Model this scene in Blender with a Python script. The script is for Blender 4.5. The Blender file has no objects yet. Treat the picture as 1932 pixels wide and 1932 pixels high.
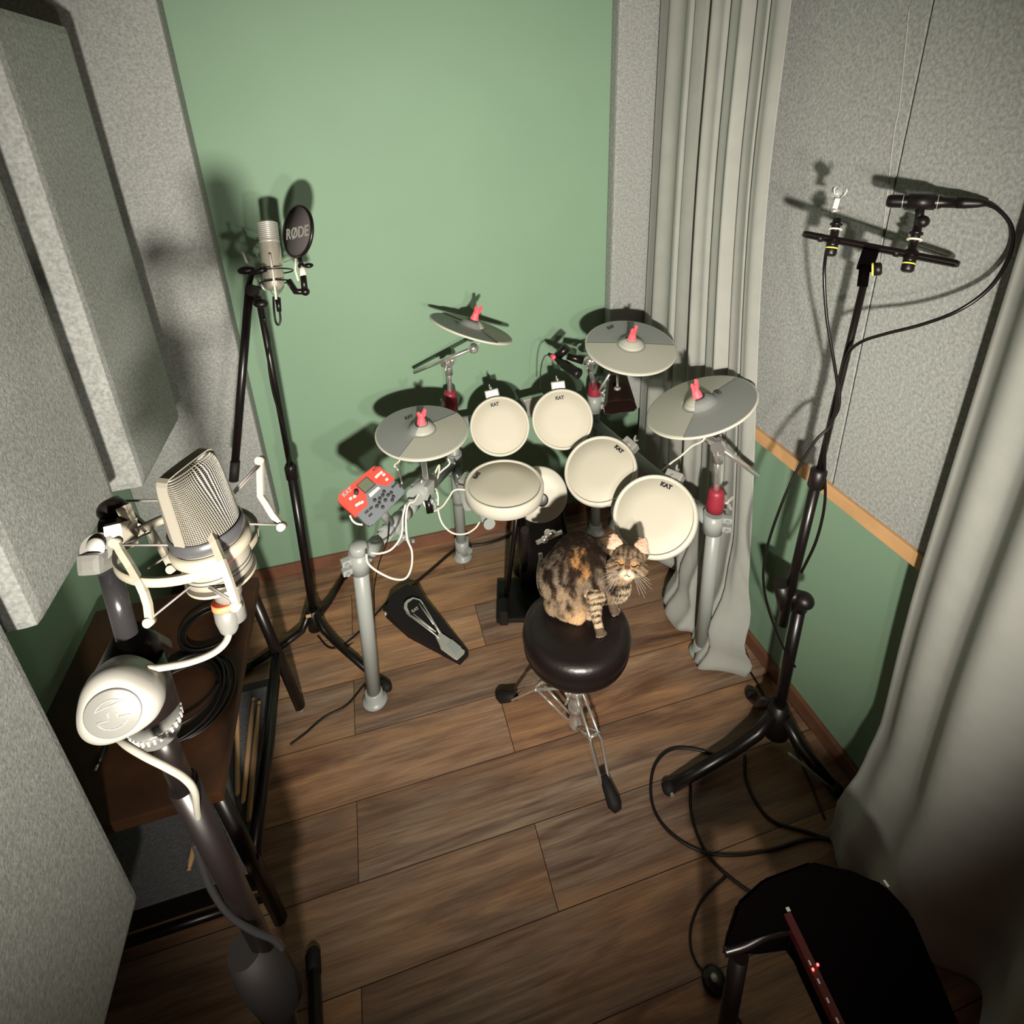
import bpy, bmesh, math, random
from mathutils import Vector as V, Matrix, noise
random.seed(7)
PI = math.pi
scene = bpy.context.scene

# ------------------------------------------------------------------ camera
H = 1.85                      # eye height of the camera above the floor
FPX = 1098.0                  # focal length in pixels of the 1932 px frame
R0 = V((0.96346907, -0.26541557, -0.03580383))   # camera right
R1 = V((-0.13305702, -0.3583495, -0.92405707))   # camera down
R2 = V((0.23242885, 0.89506436, -0.38057407))    # viewing direction
CAM = V((0, 0, H))
cd = bpy.data.cameras.new('camera'); cam = bpy.data.objects.new('camera', cd)
scene.collection.objects.link(cam); scene.camera = cam
cd.sensor_width = 36.0; cd.lens = FPX / 1932 * 36.0; cd.shift_y = (644 - 966) / 1932.0
cd.clip_start = 0.02
cam.matrix_world = Matrix(((R0.x, -R1.x, -R2.x, 0), (R0.y, -R1.y, -R2.y, 0), (R0.z, -R1.z, -R2.z, H), (0, 0, 0, 1)))

# ------------------------------------------------------------------ world, lamps, exposure
w = bpy.data.worlds.new('world'); scene.world = w; w.use_nodes = True
w.node_tree.nodes['Background'].inputs[0].default_value = (1.0, 0.36, 0.22, 1)
w.node_tree.nodes['Background'].inputs[1].default_value = 0.055
def spot(name, loc, to, energy, size, cone, blend, col):
    l = bpy.data.lights.new(name, 'SPOT'); o = bpy.data.objects.new(name, l)
    scene.collection.objects.link(o); l.energy = energy; l.shadow_soft_size = size
    l.spot_size = math.radians(cone); l.spot_blend = blend; l.color = col
    o.location = loc; o.rotation_euler = (V(to) - V(loc)).to_track_quat('-Z', 'Y').to_euler()
    return o
spot('lamp_light', (-0.03, -0.45, 1.50), (0.43, 2.1, 1.02), 312, 0.035, 95, 0.95, (1.0, 0.94, 0.81))
spot('lamp_light', (0.22, -0.42, 1.40), (0.43, 2.1, 1.02), 46, 0.035, 95, 0.95, (1.0, 0.94, 0.81))
vs = scene.view_settings
vs.view_transform = 'Standard'; vs.look = 'None'; vs.exposure = 0.0; vs.gamma = 1.0
vs.use_curve_mapping = False

# ------------------------------------------------------------------ geometry helpers
def ray(px, py): return R0 * ((px - 966) / FPX) + R1 * ((py - 644) / FPX) + R2
def FZ(px, py, z): v = ray(px, py); return CAM + v * ((z - H) / v.z)
def FX(px, py, x): v = ray(px, py); return CAM + v * (x / v.x)
def FY(px, py, y): v = ray(px, py); return CAM + v * (y / v.y)
def FD(px, py, d): return CAM + ray(px, py) * d
def OP(px, py, c, n):
    v = ray(px, py); n = V(n); return CAM + v * ((V(c) - CAM).dot(n) / v.dot(n))
def basis(n, up=None):
    n = V(n).normalized()
    u = V(up) if up is not None else (V((0, 0, 1)) if abs(n.z) < 0.9 else V((0, 1, 0)))
    u = (u - n * u.dot(n)).normalized()
    return u.cross(n).normalized(), u, n        # right, up, normal
def smooth_path(pts, k=8):
    pts = [V(p) for p in pts]
    if len(pts) < 3: return pts
    P = [pts[0] * 2 - pts[1]] + pts + [pts[-1] * 2 - pts[-2]]; out = []
    for i in range(1, len(P) - 2):
        a, b, c, d = P[i - 1:i + 3]
        for j in range(k):
            t = j / k
            out.append(0.5 * ((2 * b) + (c - a) * t + (2 * a - 5 * b + 4 * c - d) * t * t + (3 * b - a - 3 * c + d) * t ** 3))
    out.append(pts[-1]); return out

class MB:
    def __init__(s): s.bm = bmesh.new()
    def face(s, vs, sm=False):
        try: f = s.bm.faces.new(vs); f.smooth = sm; return f
        except ValueError: return None
    def box(s, c, sz, ax=None, bev=0.0):
        c = V(c); ax = ax or (V((1, 0, 0)), V((0, 1, 0)), V((0, 0, 1)))
        hx, hy, hz = [q / 2 for q in sz]; vs = []
        for i in (-1, 1):
            for j in (-1, 1):
                for k in (-1, 1): vs.append(s.bm.verts.new(c + ax[0] * hx * i + ax[1] * hy * j + ax[2] * hz * k))
        fs = [s.face([vs[i] for i in q]) for q in ((0, 1, 3, 2), (4, 6, 7, 5), (0, 4, 5, 1), (2, 3, 7, 6), (0, 2, 6, 4), (1, 5, 7, 3))]
        if bev > 0:
            es = list({e for f in fs for e in f.edges})
            bmesh.ops.bevel(s.bm, geom=es, offset=bev, segments=2, affect='EDGES', profile=0.7)
        return s
    def aabb(s, a, b, bev=0.0):
        a = V(a); b = V(b); return s.box((a + b) / 2, (abs(b.x - a.x), abs(b.y - a.y), abs(b.z - a.z)), bev=bev)
    def tube(s, pts, r, n=10, cap=True):
        pts = [V(p) for p in pts]; m = len(pts)
        rs = r if isinstance(r, (list, tuple)) else [r] * m
        t0 = (pts[1] - pts[0]).normalized(); x = basis(t0)[0]; rings = []
        for i, p in enumerate(pts):
            t = (pts[min(i + 1, m - 1)] - pts[max(i - 1, 0)])
            t = t.normalized() if t.length > 1e-9 else t0
            x = (x - t * x.dot(t)).normalized(); y = t.cross(x)
            rings.append([s.bm.verts.new(p + (x * math.cos(2 * PI * j / n) + y * math.sin(2 * PI * j / n)) * rs[i]) for j in range(n)])
        for a, b in zip(rings, rings[1:]):
            for j in range(n): s.face((a[j], a[(j + 1) % n], b[(j + 1) % n], b[j]), True)
        if cap: s.face(list(reversed(rings[0]))); s.face(rings[-1])
        return s
    def cable(s, pts, r=0.003, n=8, k=8): return s.tube(smooth_path(pts, k), r, n)
    def lathe(s, prof, c, n, seg=40, a0=0.0, a1=None, up=None, cap=True):
        c = V(c); x, y, z = basis(n, up); full = a1 is None
        if full: a1 = a0 + 2 * PI
        m = seg if full else seg + 1; rings = []
        for r, h in prof:
            if r < 1e-6: rings.append([s.bm.verts.new(c + z * h)])
            else: rings.append([s.bm.verts.new(c + z * h + (x * math.cos(a0 + (a1 - a0) * j / seg) + y * math.sin(a0 + (a1 - a0) * j / seg)) * r) for j in range(m)])
        for a, b in zip(rings, rings[1:]):
            for j in range(seg):
                k = (j + 1) % m if full else j + 1
                if len(a) == 1 and len(b) == 1: continue
                if len(a) == 1: s.face((a[0], b[k], b[j]), True)
                elif len(b) == 1: s.face((a[j], a[k], b[0]), True)
                else: s.face((a[j], a[k], b[k], b[j]), True)
        if cap and full:
            if len(rings[0]) > 1: s.face(list(reversed(rings[0])))
            if len(rings[-1]) > 1: s.face(rings[-1])
        return s
    def prism(s, pts, th, bev=0.0):
        pts = [V(p) for p in pts]; n = V((0, 0, 0))
        for i in range(len(pts)): n += pts[i].cross(pts[(i + 1) % len(pts)])
        n.normalize(); th = V(th) if isinstance(th, (V, tuple)) else n * th
        a = [s.bm.verts.new(p) for p in pts]; b = [s.bm.verts.new(p + th) for p in pts]; m = len(pts); fs = []
        fs.append(s.face(list(reversed(a)))); fs.append(s.face(b))
        for i in range(m): fs.append(s.face((a[i], a[(i + 1) % m], b[(i + 1) % m], b[i])))
        if bev > 0: bmesh.ops.bevel(s.bm, geom=list({e for f in fs if f for e in f.edges}), offset=bev, segments=2, affect='EDGES')
        return s
    def ball(s, c, r, sc=(1, 1, 1), ax=None, seg=16):
        ax = ax or (V((1, 0, 0)), V((0, 1, 0)), V((0, 0, 1))); c = V(c); rings = []
        for i in range(seg // 2 + 1):
            th = PI * i / (seg // 2)
            if i in (0, seg // 2): rings.append([s.bm.verts.new(c + ax[2] * r * sc[2] * math.cos(th))])
            else: rings.append([s.bm.verts.new(c + ax[0] * r * sc[0] * math.sin(th) * math.cos(2 * PI * j / seg) + ax[1] * r * sc[1] * math.sin(th) * math.sin(2 * PI * j / seg) + ax[2] * r * sc[2] * math.cos(th)) for j in range(seg)])
        for a, b in zip(rings, rings[1:]):
            for j in range(seg):
                k = (j + 1) % seg
                if len(a) == 1: s.face((a[0], b[j], b[k]), True)
                elif len(b) == 1: s.face((a[j], b[0], a[k]), True)
                else: s.face((a[j], b[j], b[k], a[k]), True)
        return s
    def build(s, name, mat, parent=None, origin=None, fixn=True):
        if fixn: bmesh.ops.recalc_face_normals(s.bm, faces=s.bm.faces[:])
        o = V((0, 0, 0))
        if parent is not None:
            q = parent
            while q is not None: o += q.location; q = q.parent
        elif origin is not None: o = V(origin)
        bmesh.ops.translate(s.bm, verts=s.bm.verts[:], vec=-o)
        me = bpy.data.meshes.new(name); s.bm.to_mesh(me); s.bm.free()
        if mat: me.materials.append(mat)
        ob = bpy.data.objects.new(name, me); scene.collection.objects.link(ob)
        if parent is not None: ob.parent = parent
        elif origin is not None: ob.location = o
        return ob
def thing(name, label, cat, loc=(0, 0, 0), group=None):
    o = bpy.data.objects.new(name, None); scene.collection.objects.link(o); o.location = V(loc)
    o.empty_display_size = 0.05
    return tag(o, label, cat, group)
def tag(o, label, cat, group=None):
    o['label'] = label; o['category'] = cat
    if group: o['group'] = group
    return o
def struct(o): o['kind'] = 'structure'; return o
def text_mb(txt, size, c, right, up, depth=0.0006, shear=0.0, bold=0.0):
    cu = bpy.data.curves.new('t', 'FONT'); cu.body = txt; cu.size = size; cu.align_x = 'CENTER'; cu.align_y = 'CENTER'
    cu.extrude = depth; cu.shear = shear; cu.offset = bold
    to = bpy.data.objects.new('t', cu); scene.collection.objects.link(to)
    dg = bpy.context.evaluated_depsgraph_get(); me = bpy.data.meshes.new_from_object(to.evaluated_get(dg))
    m = MB(); m.bm.from_mesh(me); nrm = right.cross(up)
    mat = Matrix(((right.x, up.x, nrm.x, c[0]), (right.y, up.y, nrm.y, c[1]), (right.z, up.z, nrm.z, c[2]), (0, 0, 0, 1)))
    bmesh.ops.transform(m.bm, matrix=mat, verts=m.bm.verts[:])
    bpy.data.objects.remove(to); bpy.data.curves.remove(cu); bpy.data.meshes.remove(me)
    for f in m.bm.faces: f.smooth = False
    return m

# ------------------------------------------------------------------ materials
def mat(name, col, rough=0.5, metal=0.0, bump=0.0, bscale=60, var=0.0, vscale=8, spec=0.5, sheen=0.0, emit=None, estr=0):
    m = bpy.data.materials.new(name); m.use_nodes = True; nt = m.node_tree; b = nt.nodes['Principled BSDF']
    b.inputs['Base Color'].default_value = (*col, 1); b.inputs['Roughness'].default_value = rough
    b.inputs['Metallic'].default_value = metal; b.inputs['Specular IOR Level'].default_value = spec
    if sheen: b.inputs['Sheen Weight'].default_value = sheen
    if emit: b.inputs['Emission Color'].default_value = (*emit, 1); b.inputs['Emission Strength'].default_value = estr
    tc = nt.nodes.new('ShaderNodeTexCoord')
    if bump:
        n = nt.nodes.new('ShaderNodeTexNoise'); n.inputs['Scale'].default_value = bscale; n.inputs['Detail'].default_value = 4
        bp = nt.nodes.new('ShaderNodeBump'); bp.inputs['Strength'].default_value = bump; bp.inputs['Distance'].default_value = 0.01
        nt.links.new(tc.outputs['Object'], n.inputs['Vector']); nt.links.new(n.outputs['Fac'], bp.inputs['Height']); nt.links.new(bp.outputs[0], b.inputs['Normal'])
    if var:
        n = nt.nodes.new('ShaderNodeTexNoise'); n.inputs['Scale'].default_value = vscale; n.inputs['Detail'].default_value = 5
        r = nt.nodes.new('ShaderNodeValToRGB'); r.color_ramp.elements[0].position = 0.3; r.color_ramp.elements[1].position = 0.7
        r.color_ramp.elements[0].color = (*[c * (1 - var) for c in col], 1); r.color_ramp.elements[1].color = (*[min(1, c * (1 + var)) for c in col], 1)
        nt.links.new(tc.outputs['Object'], n.inputs['Vector']); nt.links.new(n.outputs['Fac'], r.inputs[0]); nt.links.new(r.outputs[0], b.inputs['Base Color'])
    return m
M = {}
M['green'] = mat('green_paint', (0.215, 0.335, 0.232), 0.62, bump=0.04, bscale=180, var=0.03, vscale=3, spec=0.35)
M['felt'] = mat('grey_felt', (0.335, 0.345, 0.335), 1.0, bump=0.22, bscale=220, var=0.24, vscale=130, spec=0.1)
M['felt_dark'] = mat('dark_grey_felt', (0.10, 0.10, 0.108), 1.0, bump=0.4, bscale=200, var=0.15, vscale=120, spec=0.1)
M['curtain'] = mat('grey_cloth', (0.315, 0.32, 0.30), 0.75, bump=0.08, bscale=30, var=0.05, vscale=14, spec=0.3, sheen=0.15)
M['pine'] = mat('pine_wood', (0.62, 0.36, 0.17), 0.5, bump=0.05, bscale=40, var=0.12, vscale=7)
M['skirt'] = mat('brown_skirting', (0.17, 0.075, 0.045), 0.4, var=0.2, vscale=9)
M['white'] = mat('white_rubber', (0.60, 0.572, 0.495), 0.5, spec=0.35)
M['mesh'] = mat('pad_head', (0.54, 0.505, 0.42), 0.6, spec=0.25)
M['tubegrey'] = mat('grey_tube', (0.31, 0.33, 0.32), 0.38, bump=0.02, bscale=300, spec=0.5)
M['cym'] = mat('grey_rubber', (0.25, 0.265, 0.26), 0.55, bump=0.06, bscale=260, spec=0.4)
M['cym2'] = mat('ribbed_grey_rubber', (0.42, 0.42, 0.36), 0.62, bump=0.04, bscale=260, spec=0.35)
M['pink'] = mat('coral_plastic', (0.92, 0.13, 0.17), 0.45)
M['wine'] = mat('dark_red_plastic', (0.28, 0.022, 0.040), 0.45)
M['red'] = mat('red_plastic', (0.80, 0.055, 0.035), 0.38)
M['slate'] = mat('slate_plastic', (0.12, 0.135, 0.15), 0.5)
M['chrome'] = mat('chrome', (0.80, 0.78, 0.75), 0.20, 0.85)
M['steel'] = mat('brushed_steel', (0.58, 0.57, 0.54), 0.38, 0.6)
M['black'] = mat('black_plastic', (0.007, 0.005, 0.005), 0.42, spec=0.4)
M['blackm'] = mat('black_metal', (0.006, 0.004, 0.004), 0.32, spec=0.45)
M['rubber'] = mat('black_rubber', (0.010, 0.008, 0.008), 0.7, spec=0.3)
M['leather'] = mat('black_leatherette', (0.008, 0.005, 0.005), 0.34, bump=0.06, bscale=140, spec=0.5)
M['cloth'] = mat('black_cloth', (0.0016, 0.001, 0.001), 0.95, bump=0.2, bscale=120, spec=0.02)
M['ink'] = mat('black_print', (0.015, 0.015, 0.02), 0.6)
M['screen'] = mat('lcd', (0.12, 0.135, 0.09), 0.15)
M['key'] = mat('light_keys', (0.62, 0.60, 0.55), 0.5)
M['cream'] = mat('cream_cable', (0.74, 0.70, 0.60), 0.5)
M['champ'] = mat('champagne_metal', (0.23, 0.208, 0.165), 0.45, 0.1, spec=0.3)
M['nearsilver'] = mat('satin_silver', (0.13, 0.128, 0.12), 0.35, 0.3)
M['darkchrome'] = mat('dark_chrome', (0.035, 0.033, 0.036), 0.22, 0.6)
M['thickcable'] = mat('ivory_cable', (0.18, 0.168, 0.142), 0.5)
M['rearmic'] = mat('satin_silver_mic', (0.60, 0.56, 0.47), 0.34, 0.6)
M['champmic'] = mat('satin_champagne', (0.20, 0.185, 0.155), 0.4, 0.3)
M['elastic'] = mat('elastic_cord', (0.10, 0.09, 0.085), 0.8)
M['silverpaint'] = mat('silver_paint', (0.62, 0.60, 0.56), 0.35, 0.5)
M['orange'] = mat('orange_ring', (0.95, 0.13, 0.05), 0.5)
M['label'] = mat('red_badge', (0.75, 0.10, 0.16), 0.4)
M['paper'] = mat('white_sticker', (0.75, 0.73, 0.68), 0.6)
M['yellow'] = mat('yellow_ring', (0.75, 0.72, 0.12), 0.5)
M['desk'] = mat('dark_stained_wood', (0.036, 0.014, 0.006), 0.42, bump=0.05, bscale=30, var=0.4, vscale=9)
M['stick'] = mat('hickory_stick', (0.50, 0.30, 0.15), 0.5, var=0.1)
M['cowbell'] = mat('brown_black_enamel', (0.016, 0.008, 0.006), 0.3, 0.0)
M['popfab'] = mat('pop_filter_fabric', (0.070, 0.060, 0.062), 0.9)
M['print'] = mat('grey_print', (0.30, 0.30, 0.28), 0.7)
M['redled'] = mat('red_led', (1, 0.1, 0.08), 0.4, emit=(1.0, 0.06, 0.05), estr=6)
M['redglow'] = mat('red_glow_tint', (0.035, 0.003, 0.003), 0.4)  # red glow put into the base colour, emits nothing

def mesh_grille():
    m = mat('wire_mesh', (0.3, 0.28, 0.23), 0.4, 0.3); nt = m.node_tree; b = nt.nodes['Principled BSDF']
    tc = nt.nodes.new('ShaderNodeTexCoord'); mp = nt.nodes.new('ShaderNodeMapping'); mp.inputs['Scale'].default_value = (1, 1, 1)
    sx = nt.nodes.new('ShaderNodeSeparateXYZ'); nt.links.new(tc.outputs['UV'], mp.inputs[0]); nt.links.new(mp.outputs[0], sx.inputs[0])
    def wave(out):
        mu = nt.nodes.new('ShaderNodeMath'); mu.operation = 'MULTIPLY'; mu.inputs[1].default_value = 2 * PI; nt.links.new(out, mu.inputs[0])
        s = nt.nodes.new('ShaderNodeMath'); s.operation = 'SINE'; nt.links.new(mu.outputs[0], s.inputs[0]); return s
    a, c = wave(sx.outputs[0]), wave(sx.outputs[1])
    mx = nt.nodes.new('ShaderNodeMath'); mx.operation = 'MAXIMUM'; nt.links.new(a.outputs[0], mx.inputs[0]); nt.links.new(c.outputs[0], mx.inputs[1])
    r = nt.nodes.new('ShaderNodeValToRGB'); r.color_ramp.elements[0].position = 0.0; r.color_ramp.elements[0].color = (0.015, 0.012, 0.010, 1)
    r.color_ramp.elements[1].position = 0.45; r.color_ramp.elements[1].color = (0.20, 0.185, 0.155, 1)
    nt.links.new(mx.outputs[0], r.inputs[0]); nt.links.new(r.outputs[0], b.inputs['Base Color'])
    bp = nt.nodes.new('ShaderNodeBump'); bp.inputs['Distance'].default_value = 0.0008; nt.links.new(mx.outputs[0], bp.inputs['Height']); nt.links.new(bp.outputs[0], b.inputs['Normal'])
    return m
M['grille'] = mesh_grille()

def floor_mat():
    m = bpy.data.materials.new('laminate_planks'); m.use_nodes = True; nt = m.node_tree; b = nt.nodes['Principled BSDF']; L = nt.links.new
    tc = nt.nodes.new('ShaderNodeTexCoord')
    mp = nt.nodes.new('ShaderNodeMapping'); mp.inputs['Location'].default_value = (0.218, -0.7495, 0)
    L(tc.outputs['Object'], mp.inputs[0])
    def brick(mortar):
        br = nt.nodes.new('ShaderNodeTexBrick'); br.offset = 0.656; br.offset_frequency = 2; br.squash = 1
        br.inputs['Color1'].default_value = (0, 0, 0, 1); br.inputs['Color2'].default_value = (1, 1, 1, 1); br.inputs['Mortar'].default_value = (0.5, 0.5, 0.5, 1)
        br.inputs['Scale'].default_value = 1; br.inputs['Mortar Size'].default_value = mortar; br.inputs['Mortar Smooth'].default_value = 0.3
        br.inputs['Bias'].default_value = 0; br.inputs['Brick Width'].default_value = 1.38; br.inputs['Row Height'].default_value = 0.1985
        L(mp.outputs[0], br.inputs['Vector']); return br
    br = brick(0.0013)
    # each plank shifts the grain
    cx = nt.nodes.new('ShaderNodeCombineXYZ'); ml = nt.nodes.new('ShaderNodeMath'); ml.operation = 'MULTIPLY'; ml.inputs[1].default_value = 37.0
    L(br.outputs['Color'], ml.inputs[0]); L(ml.outputs[0], cx.inputs[2]); L(ml.outputs[0], cx.inputs[0])
    ad = nt.nodes.new('ShaderNodeVectorMath'); ad.operation = 'ADD'; L(tc.outputs['Object'], ad.inputs[0]); L(cx.outputs[0], ad.inputs[1])
    def nz(scale_v, sc, det, dist=0.0, rough=0.6):
        mm = nt.nodes.new('ShaderNodeMapping'); mm.inputs['Scale'].default_value = scale_v; L(ad.outputs[0], mm.inputs[0])
        n = nt.nodes.new('ShaderNodeTexNoise'); n.inputs['Scale'].default_value = sc; n.inputs['Detail'].default_value = det
        n.inputs['Distortion'].default_value = dist; n.inputs['Roughness'].default_value = rough
        L(mm.outputs[0], n.inputs['Vector']); return n
    big = nz((1.0, 7.0, 1), 1.5, 5, 0.9); fine = nz((3, 90, 1), 3.0, 4, 0.2); mid = nz((1.6, 26, 1), 2.0, 5, 0.6)
    r1 = nt.nodes.new('ShaderNodeValToRGB'); e = r1.color_ramp.elements
    e[0].position = 0.30; e[0].color = (0.10, 0.050, 0.034, 1); e[1].position = 0.72; e[1].color = (0.50, 0.29, 0.155, 1)
    x = r1.color_ramp.elements.new(0.44); x.color = (0.21, 0.115, 0.070, 1)
    x = r1.color_ramp.elements.new(0.55); x.color = (0.34, 0.195, 0.110, 1)
    L(big.outputs['Fac'], r1.inputs[0])
    r2 = nt.nodes.new('ShaderNodeValToRGB'); e = r2.color_ramp.elements
    e[0].position = 0.34; e[0].color = (0.14, 0.088, 0.068, 1); e[1].position = 0.66; e[1].color = (0.36, 0.265, 0.195, 1)
    L(mid.outputs['Fac'], r2.inputs[0])
    gl = nz((0.6, 2.2, 1), 1.2, 3, 0.5)
    rg = nt.nodes.new('ShaderNodeValToRGB'); rg.color_ramp.elements[0].position = 0.42; rg.color_ramp.elements[1].position = 0.62
    L(gl.outputs['Fac'], rg.inputs[0])
    mx = nt.nodes.new('ShaderNodeMix'); mx.data_type = 'RGBA'; L(rg.outputs[0], mx.inputs[0]); L(r1.outputs[0], mx.inputs[6]); L(r2.outputs[0], mx.inputs[7])
    # fine grain multiply
    rf = nt.nodes.new('ShaderNodeValToRGB'); rf.color_ramp.elements[0].position = 0.3; rf.color_ramp.elements[0].color = (0.72, 0.70, 0.68, 1); rf.color_ramp.elements[1].position = 0.6
    L(fine.outputs['Fac'], rf.inputs[0])
    mf = nt.nodes.new('ShaderNodeMix'); mf.data_type = 'RGBA'; mf.blend_type = 'MULTIPLY'; mf.inputs[0].default_value = 1; L(mx.outputs[2], mf.inputs[6]); L(rf.outputs[0], mf.inputs[7])
    # per plank tone
    rp = nt.nodes.new('ShaderNodeValToRGB'); rp.color_ramp.elements[0].color = (0.80, 0.78, 0.78, 1); rp.color_ramp.elements[1].color = (1.22, 1.16, 1.08, 1)
    L(br.outputs['Color'], rp.inputs[0])
    mpn = nt.nodes.new('ShaderNodeMix'); mpn.data_type = 'RGBA'; mpn.blend_type = 'MULTIPLY'; mpn.inputs[0].default_value = 1; L(mf.outputs[2], mpn.inputs[6]); L(rp.outputs[0], mpn.inputs[7])
    # seams
    ms = nt.nodes.new('ShaderNodeMix'); ms.data_type = 'RGBA'; L(br.outputs['Fac'], ms.inputs[0]); L(mpn.outputs[2], ms.inputs[6]); ms.inputs[7].default_value = (0.022, 0.010, 0.006, 1)
    L(ms.outputs[2], b.inputs['Base Color']); b.inputs['Roughness'].default_value = 0.42; b.inputs['Specular IOR Level'].default_value = 0.35
    bp = nt.nodes.new('ShaderNodeBump'); bp.inputs['Strength'].default_value = 0.15; bp.inputs['Distance'].default_value = 0.003
    L(fine.outputs['Fac'], bp.inputs['Height']); L(bp.outputs[0], b.inputs['Normal'])
    return m
M['floor'] = floor_mat()

# ------------------------------------------------------------------ the room
XL, XR, YB = -0.92, 1.178, 2.15
struct(MB().aabb((XL - .1, -1.9, -0.06), (XR + .1, YB + .1, 0)).build('floor', M['floor']))
struct(MB().aabb((XL - .1, YB, 0), (XR + .1, YB + .1, 3.0)).build('wall_back', M['green']))
struct(MB().aabb((XL - .1, -0.4, 0), (XL, YB, 3.0)).build('wall_left', M['green']))
struct(MB().aabb((XR, -0.4, 0), (XR + .1, YB, 3.0)).build('wall_right', M['green']))
def skirting(name, a, b):
    m = MB(); m.aabb(a, b, 0.004); return struct(m.build(name, M['skirt']))
skirting('baseboard_back', (XL, YB - .016, 0), (XR, YB, 0.056))
skirting('baseboard_right', (XR - .016, -0.4, 0), (XR, YB - .016, 0.056))
skirting('baseboard_left', (XL, -0.4, 0), (XL + .016, YB - .016, 0.056))

# pine ledge under the right wall panels
tag(MB().aabb((1.138, -0.2, 0.822), (XR, 1.95, 0.862), 0.003).build('wooden_ledge', M['pine'], origin=(1.16, 0.9, 0.84)),
    'light pine batten running along the right wall under the felt panels', 'ledge')

# ------------------------------------------------------------------ felt panels
def panel(name, label, a, b, group='grey felt acoustic panels', bev=0.012):
    c = (V(a) + V(b)) / 2; c.z = min(a[2], b[2])
    return tag(MB().aabb(a, b, bev).build(name, M['felt'], origin=c), label, 'acoustic panel', group)
panel('acoustic_panel', 'tall grey felt panel on the back wall in its left corner', (XL, 2.07, 0.33), (-0.455, YB, 3.0))
panel('acoustic_panel', 'narrow grey felt panel on the back wall, right of the green paint', (0.966, 2.09, 0.55), (XR, YB, 3.0))
panel('acoustic_panel', 'grey felt panel on the left wall, farthest one with a dark gap beyond it', (XL, 1.424, 0.985), (-0.60, 1.80, 2.055), bev=0.02)
panel('acoustic_panel', 'bright grey felt panel on the left wall above the bench', (XL, 0.912, 1.062), (-0.60, 1.285, 3.0), bev=0.02)
panel('acoustic_panel', 'low-hanging grey felt panel nearest the camera on the left wall', (XL, -0.3, 0.40), (-0.60, 0.848, 3.0), bev=0.014)
panel('acoustic_panel', 'grey felt panel on the right wall between curtain and black seam', (1.150, 1.0445, 0.863), (XR, 1.95, 3.0), bev=0.002)
panel('acoustic_panel', 'grey felt panel on the right wall behind the nearer curtain', (1.147, 0.1, 0.863), (XR, 1.0365, 3.0), bev=0.002)

_rp = [o for o in scene.collection.objects if o.get('label', '').startswith('grey felt panel on the right wall between')][0]
MB().tube(smooth_path([FX(1716, 10, 1.1495), FX(1706, 110, 1.1495), FX(1697, 200, 1.1495), FX(1686, 260, 1.1495), FX(1668, 420, 1.1495), FX(1655, 520, 1.1495)]), .0013, 8).build('felt_fold', mat('pale_felt', (.40, .395, .37), 1.0, bump=.2, bscale=220, spec=.1), _rp)
# ------------------------------------------------------------------ curtains
def curtain(name, label, f, nu, nv, group=None):
    m = MB(); g = [[m.bm.verts.new(f(i / nu, j / nv)) for j in range(nv + 1)] for i in range(nu + 1)]
    for i in range(nu):
        for j in range(nv): m.face((g[i][j], g[i + 1][j], g[i + 1][j + 1], g[i][j + 1]), True)
    o = m.build(name, M['curtain'], origin=f(0.5, 0), fixn=False)
    so = o.modifiers.new('t', 'SOLIDIFY'); so.thickness = 0.0015
    return tag(o, label, 'curtain', group)
def lerp(a, b, t): return a + (b - a) * t
def sst(a, b, x): t = max(0, min(1, (x - a) / (b - a))); return t * t * (3 - 2 * t)
def fold(u, ks):
    s = 0
    for k, ph, a in ks: s += a * math.sin(2 * PI * k * u + ph)
    return s
dips = [((2.06 - FX(px, 300, 1.09).y) / 0.675, w_, a) for px, w_, a in ((1284, .012, .022), (1306, .010, .018), (1345, .011, .024), (1384, .014, .036), (1411, .009, .022))]
def cur_back(u, v):
    z = 2.95 * v; y1 = 1.385 - 0.17 * (1 - sst(0.0, 0.6, v)); y = lerp(2.06, y1, u ** 0.95)
    pinch = fold(u, ((5.1, 0.4, 1.0), (8.7, 1.9, 0.5), (2.3, 2.2, 0.5))) * (0.007 + 0.010 * (1 - v))
    dip = sum(a * math.exp(-((u - c_) / w_) ** 2) for c_, w_, a in dips)
    x = lerp(1.10, 1.095, u) + pinch * .8 + dip * (.55 + .45 * v) - 0.01 * math.sin(PI * u)
    y += 0.012 * math.sin(2 * PI * 5.1 * u + 1.9) * (1 - 0.5 * v)
    lowv = 1 - sst(0.0, 0.16, v)                      # lower hem spills on the floor
    x -= lowv * (0.085 + 0.05 * math.sin(9 * u + 1) + 0.03 * math.sin(23 * u))
    x += 0.02 * lowv * math.sin(v * 90 + 6 * u)
    y -= lowv * 0.08 * u
    z = z * (1 - 0.25 * lowv) + 0.012 + 0.02 * lowv * (0.5 + 0.5 * math.sin(30 * u + 4))* (1 - sst(0, .03, v))
    return V((min(x, 1.138), y, max(z, 0.008)))
curtain('curtain', 'long grey curtain hanging in the back right corner behind the drum kit', cur_back, 260, 90, 'grey curtains on the right wall')
def cur_near(u, v):
    z = 2.95 * v
    yl = 0.70 + 0.03 * sst(0, .3, v)                 # far edge
    y = lerp(yl, -0.30, u)
    x = 1.075 - 0.03 * (1 - v) + fold(u, ((3.2, 0.9, 1.0), (5.6, 2.6, 0.5), (9.2, .5, 0.2))) * 0.040
    lowv = 1 - sst(0.0, 0.14, v); x -= lowv * (0.06 + 0.04 * math.sin(8 * u + 2)); x += lowv * 0.015 * math.sin(v * 100 + 8 * u)
    return V((min(x, 1.138), y, max(0.008, z + 0.01)))
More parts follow.
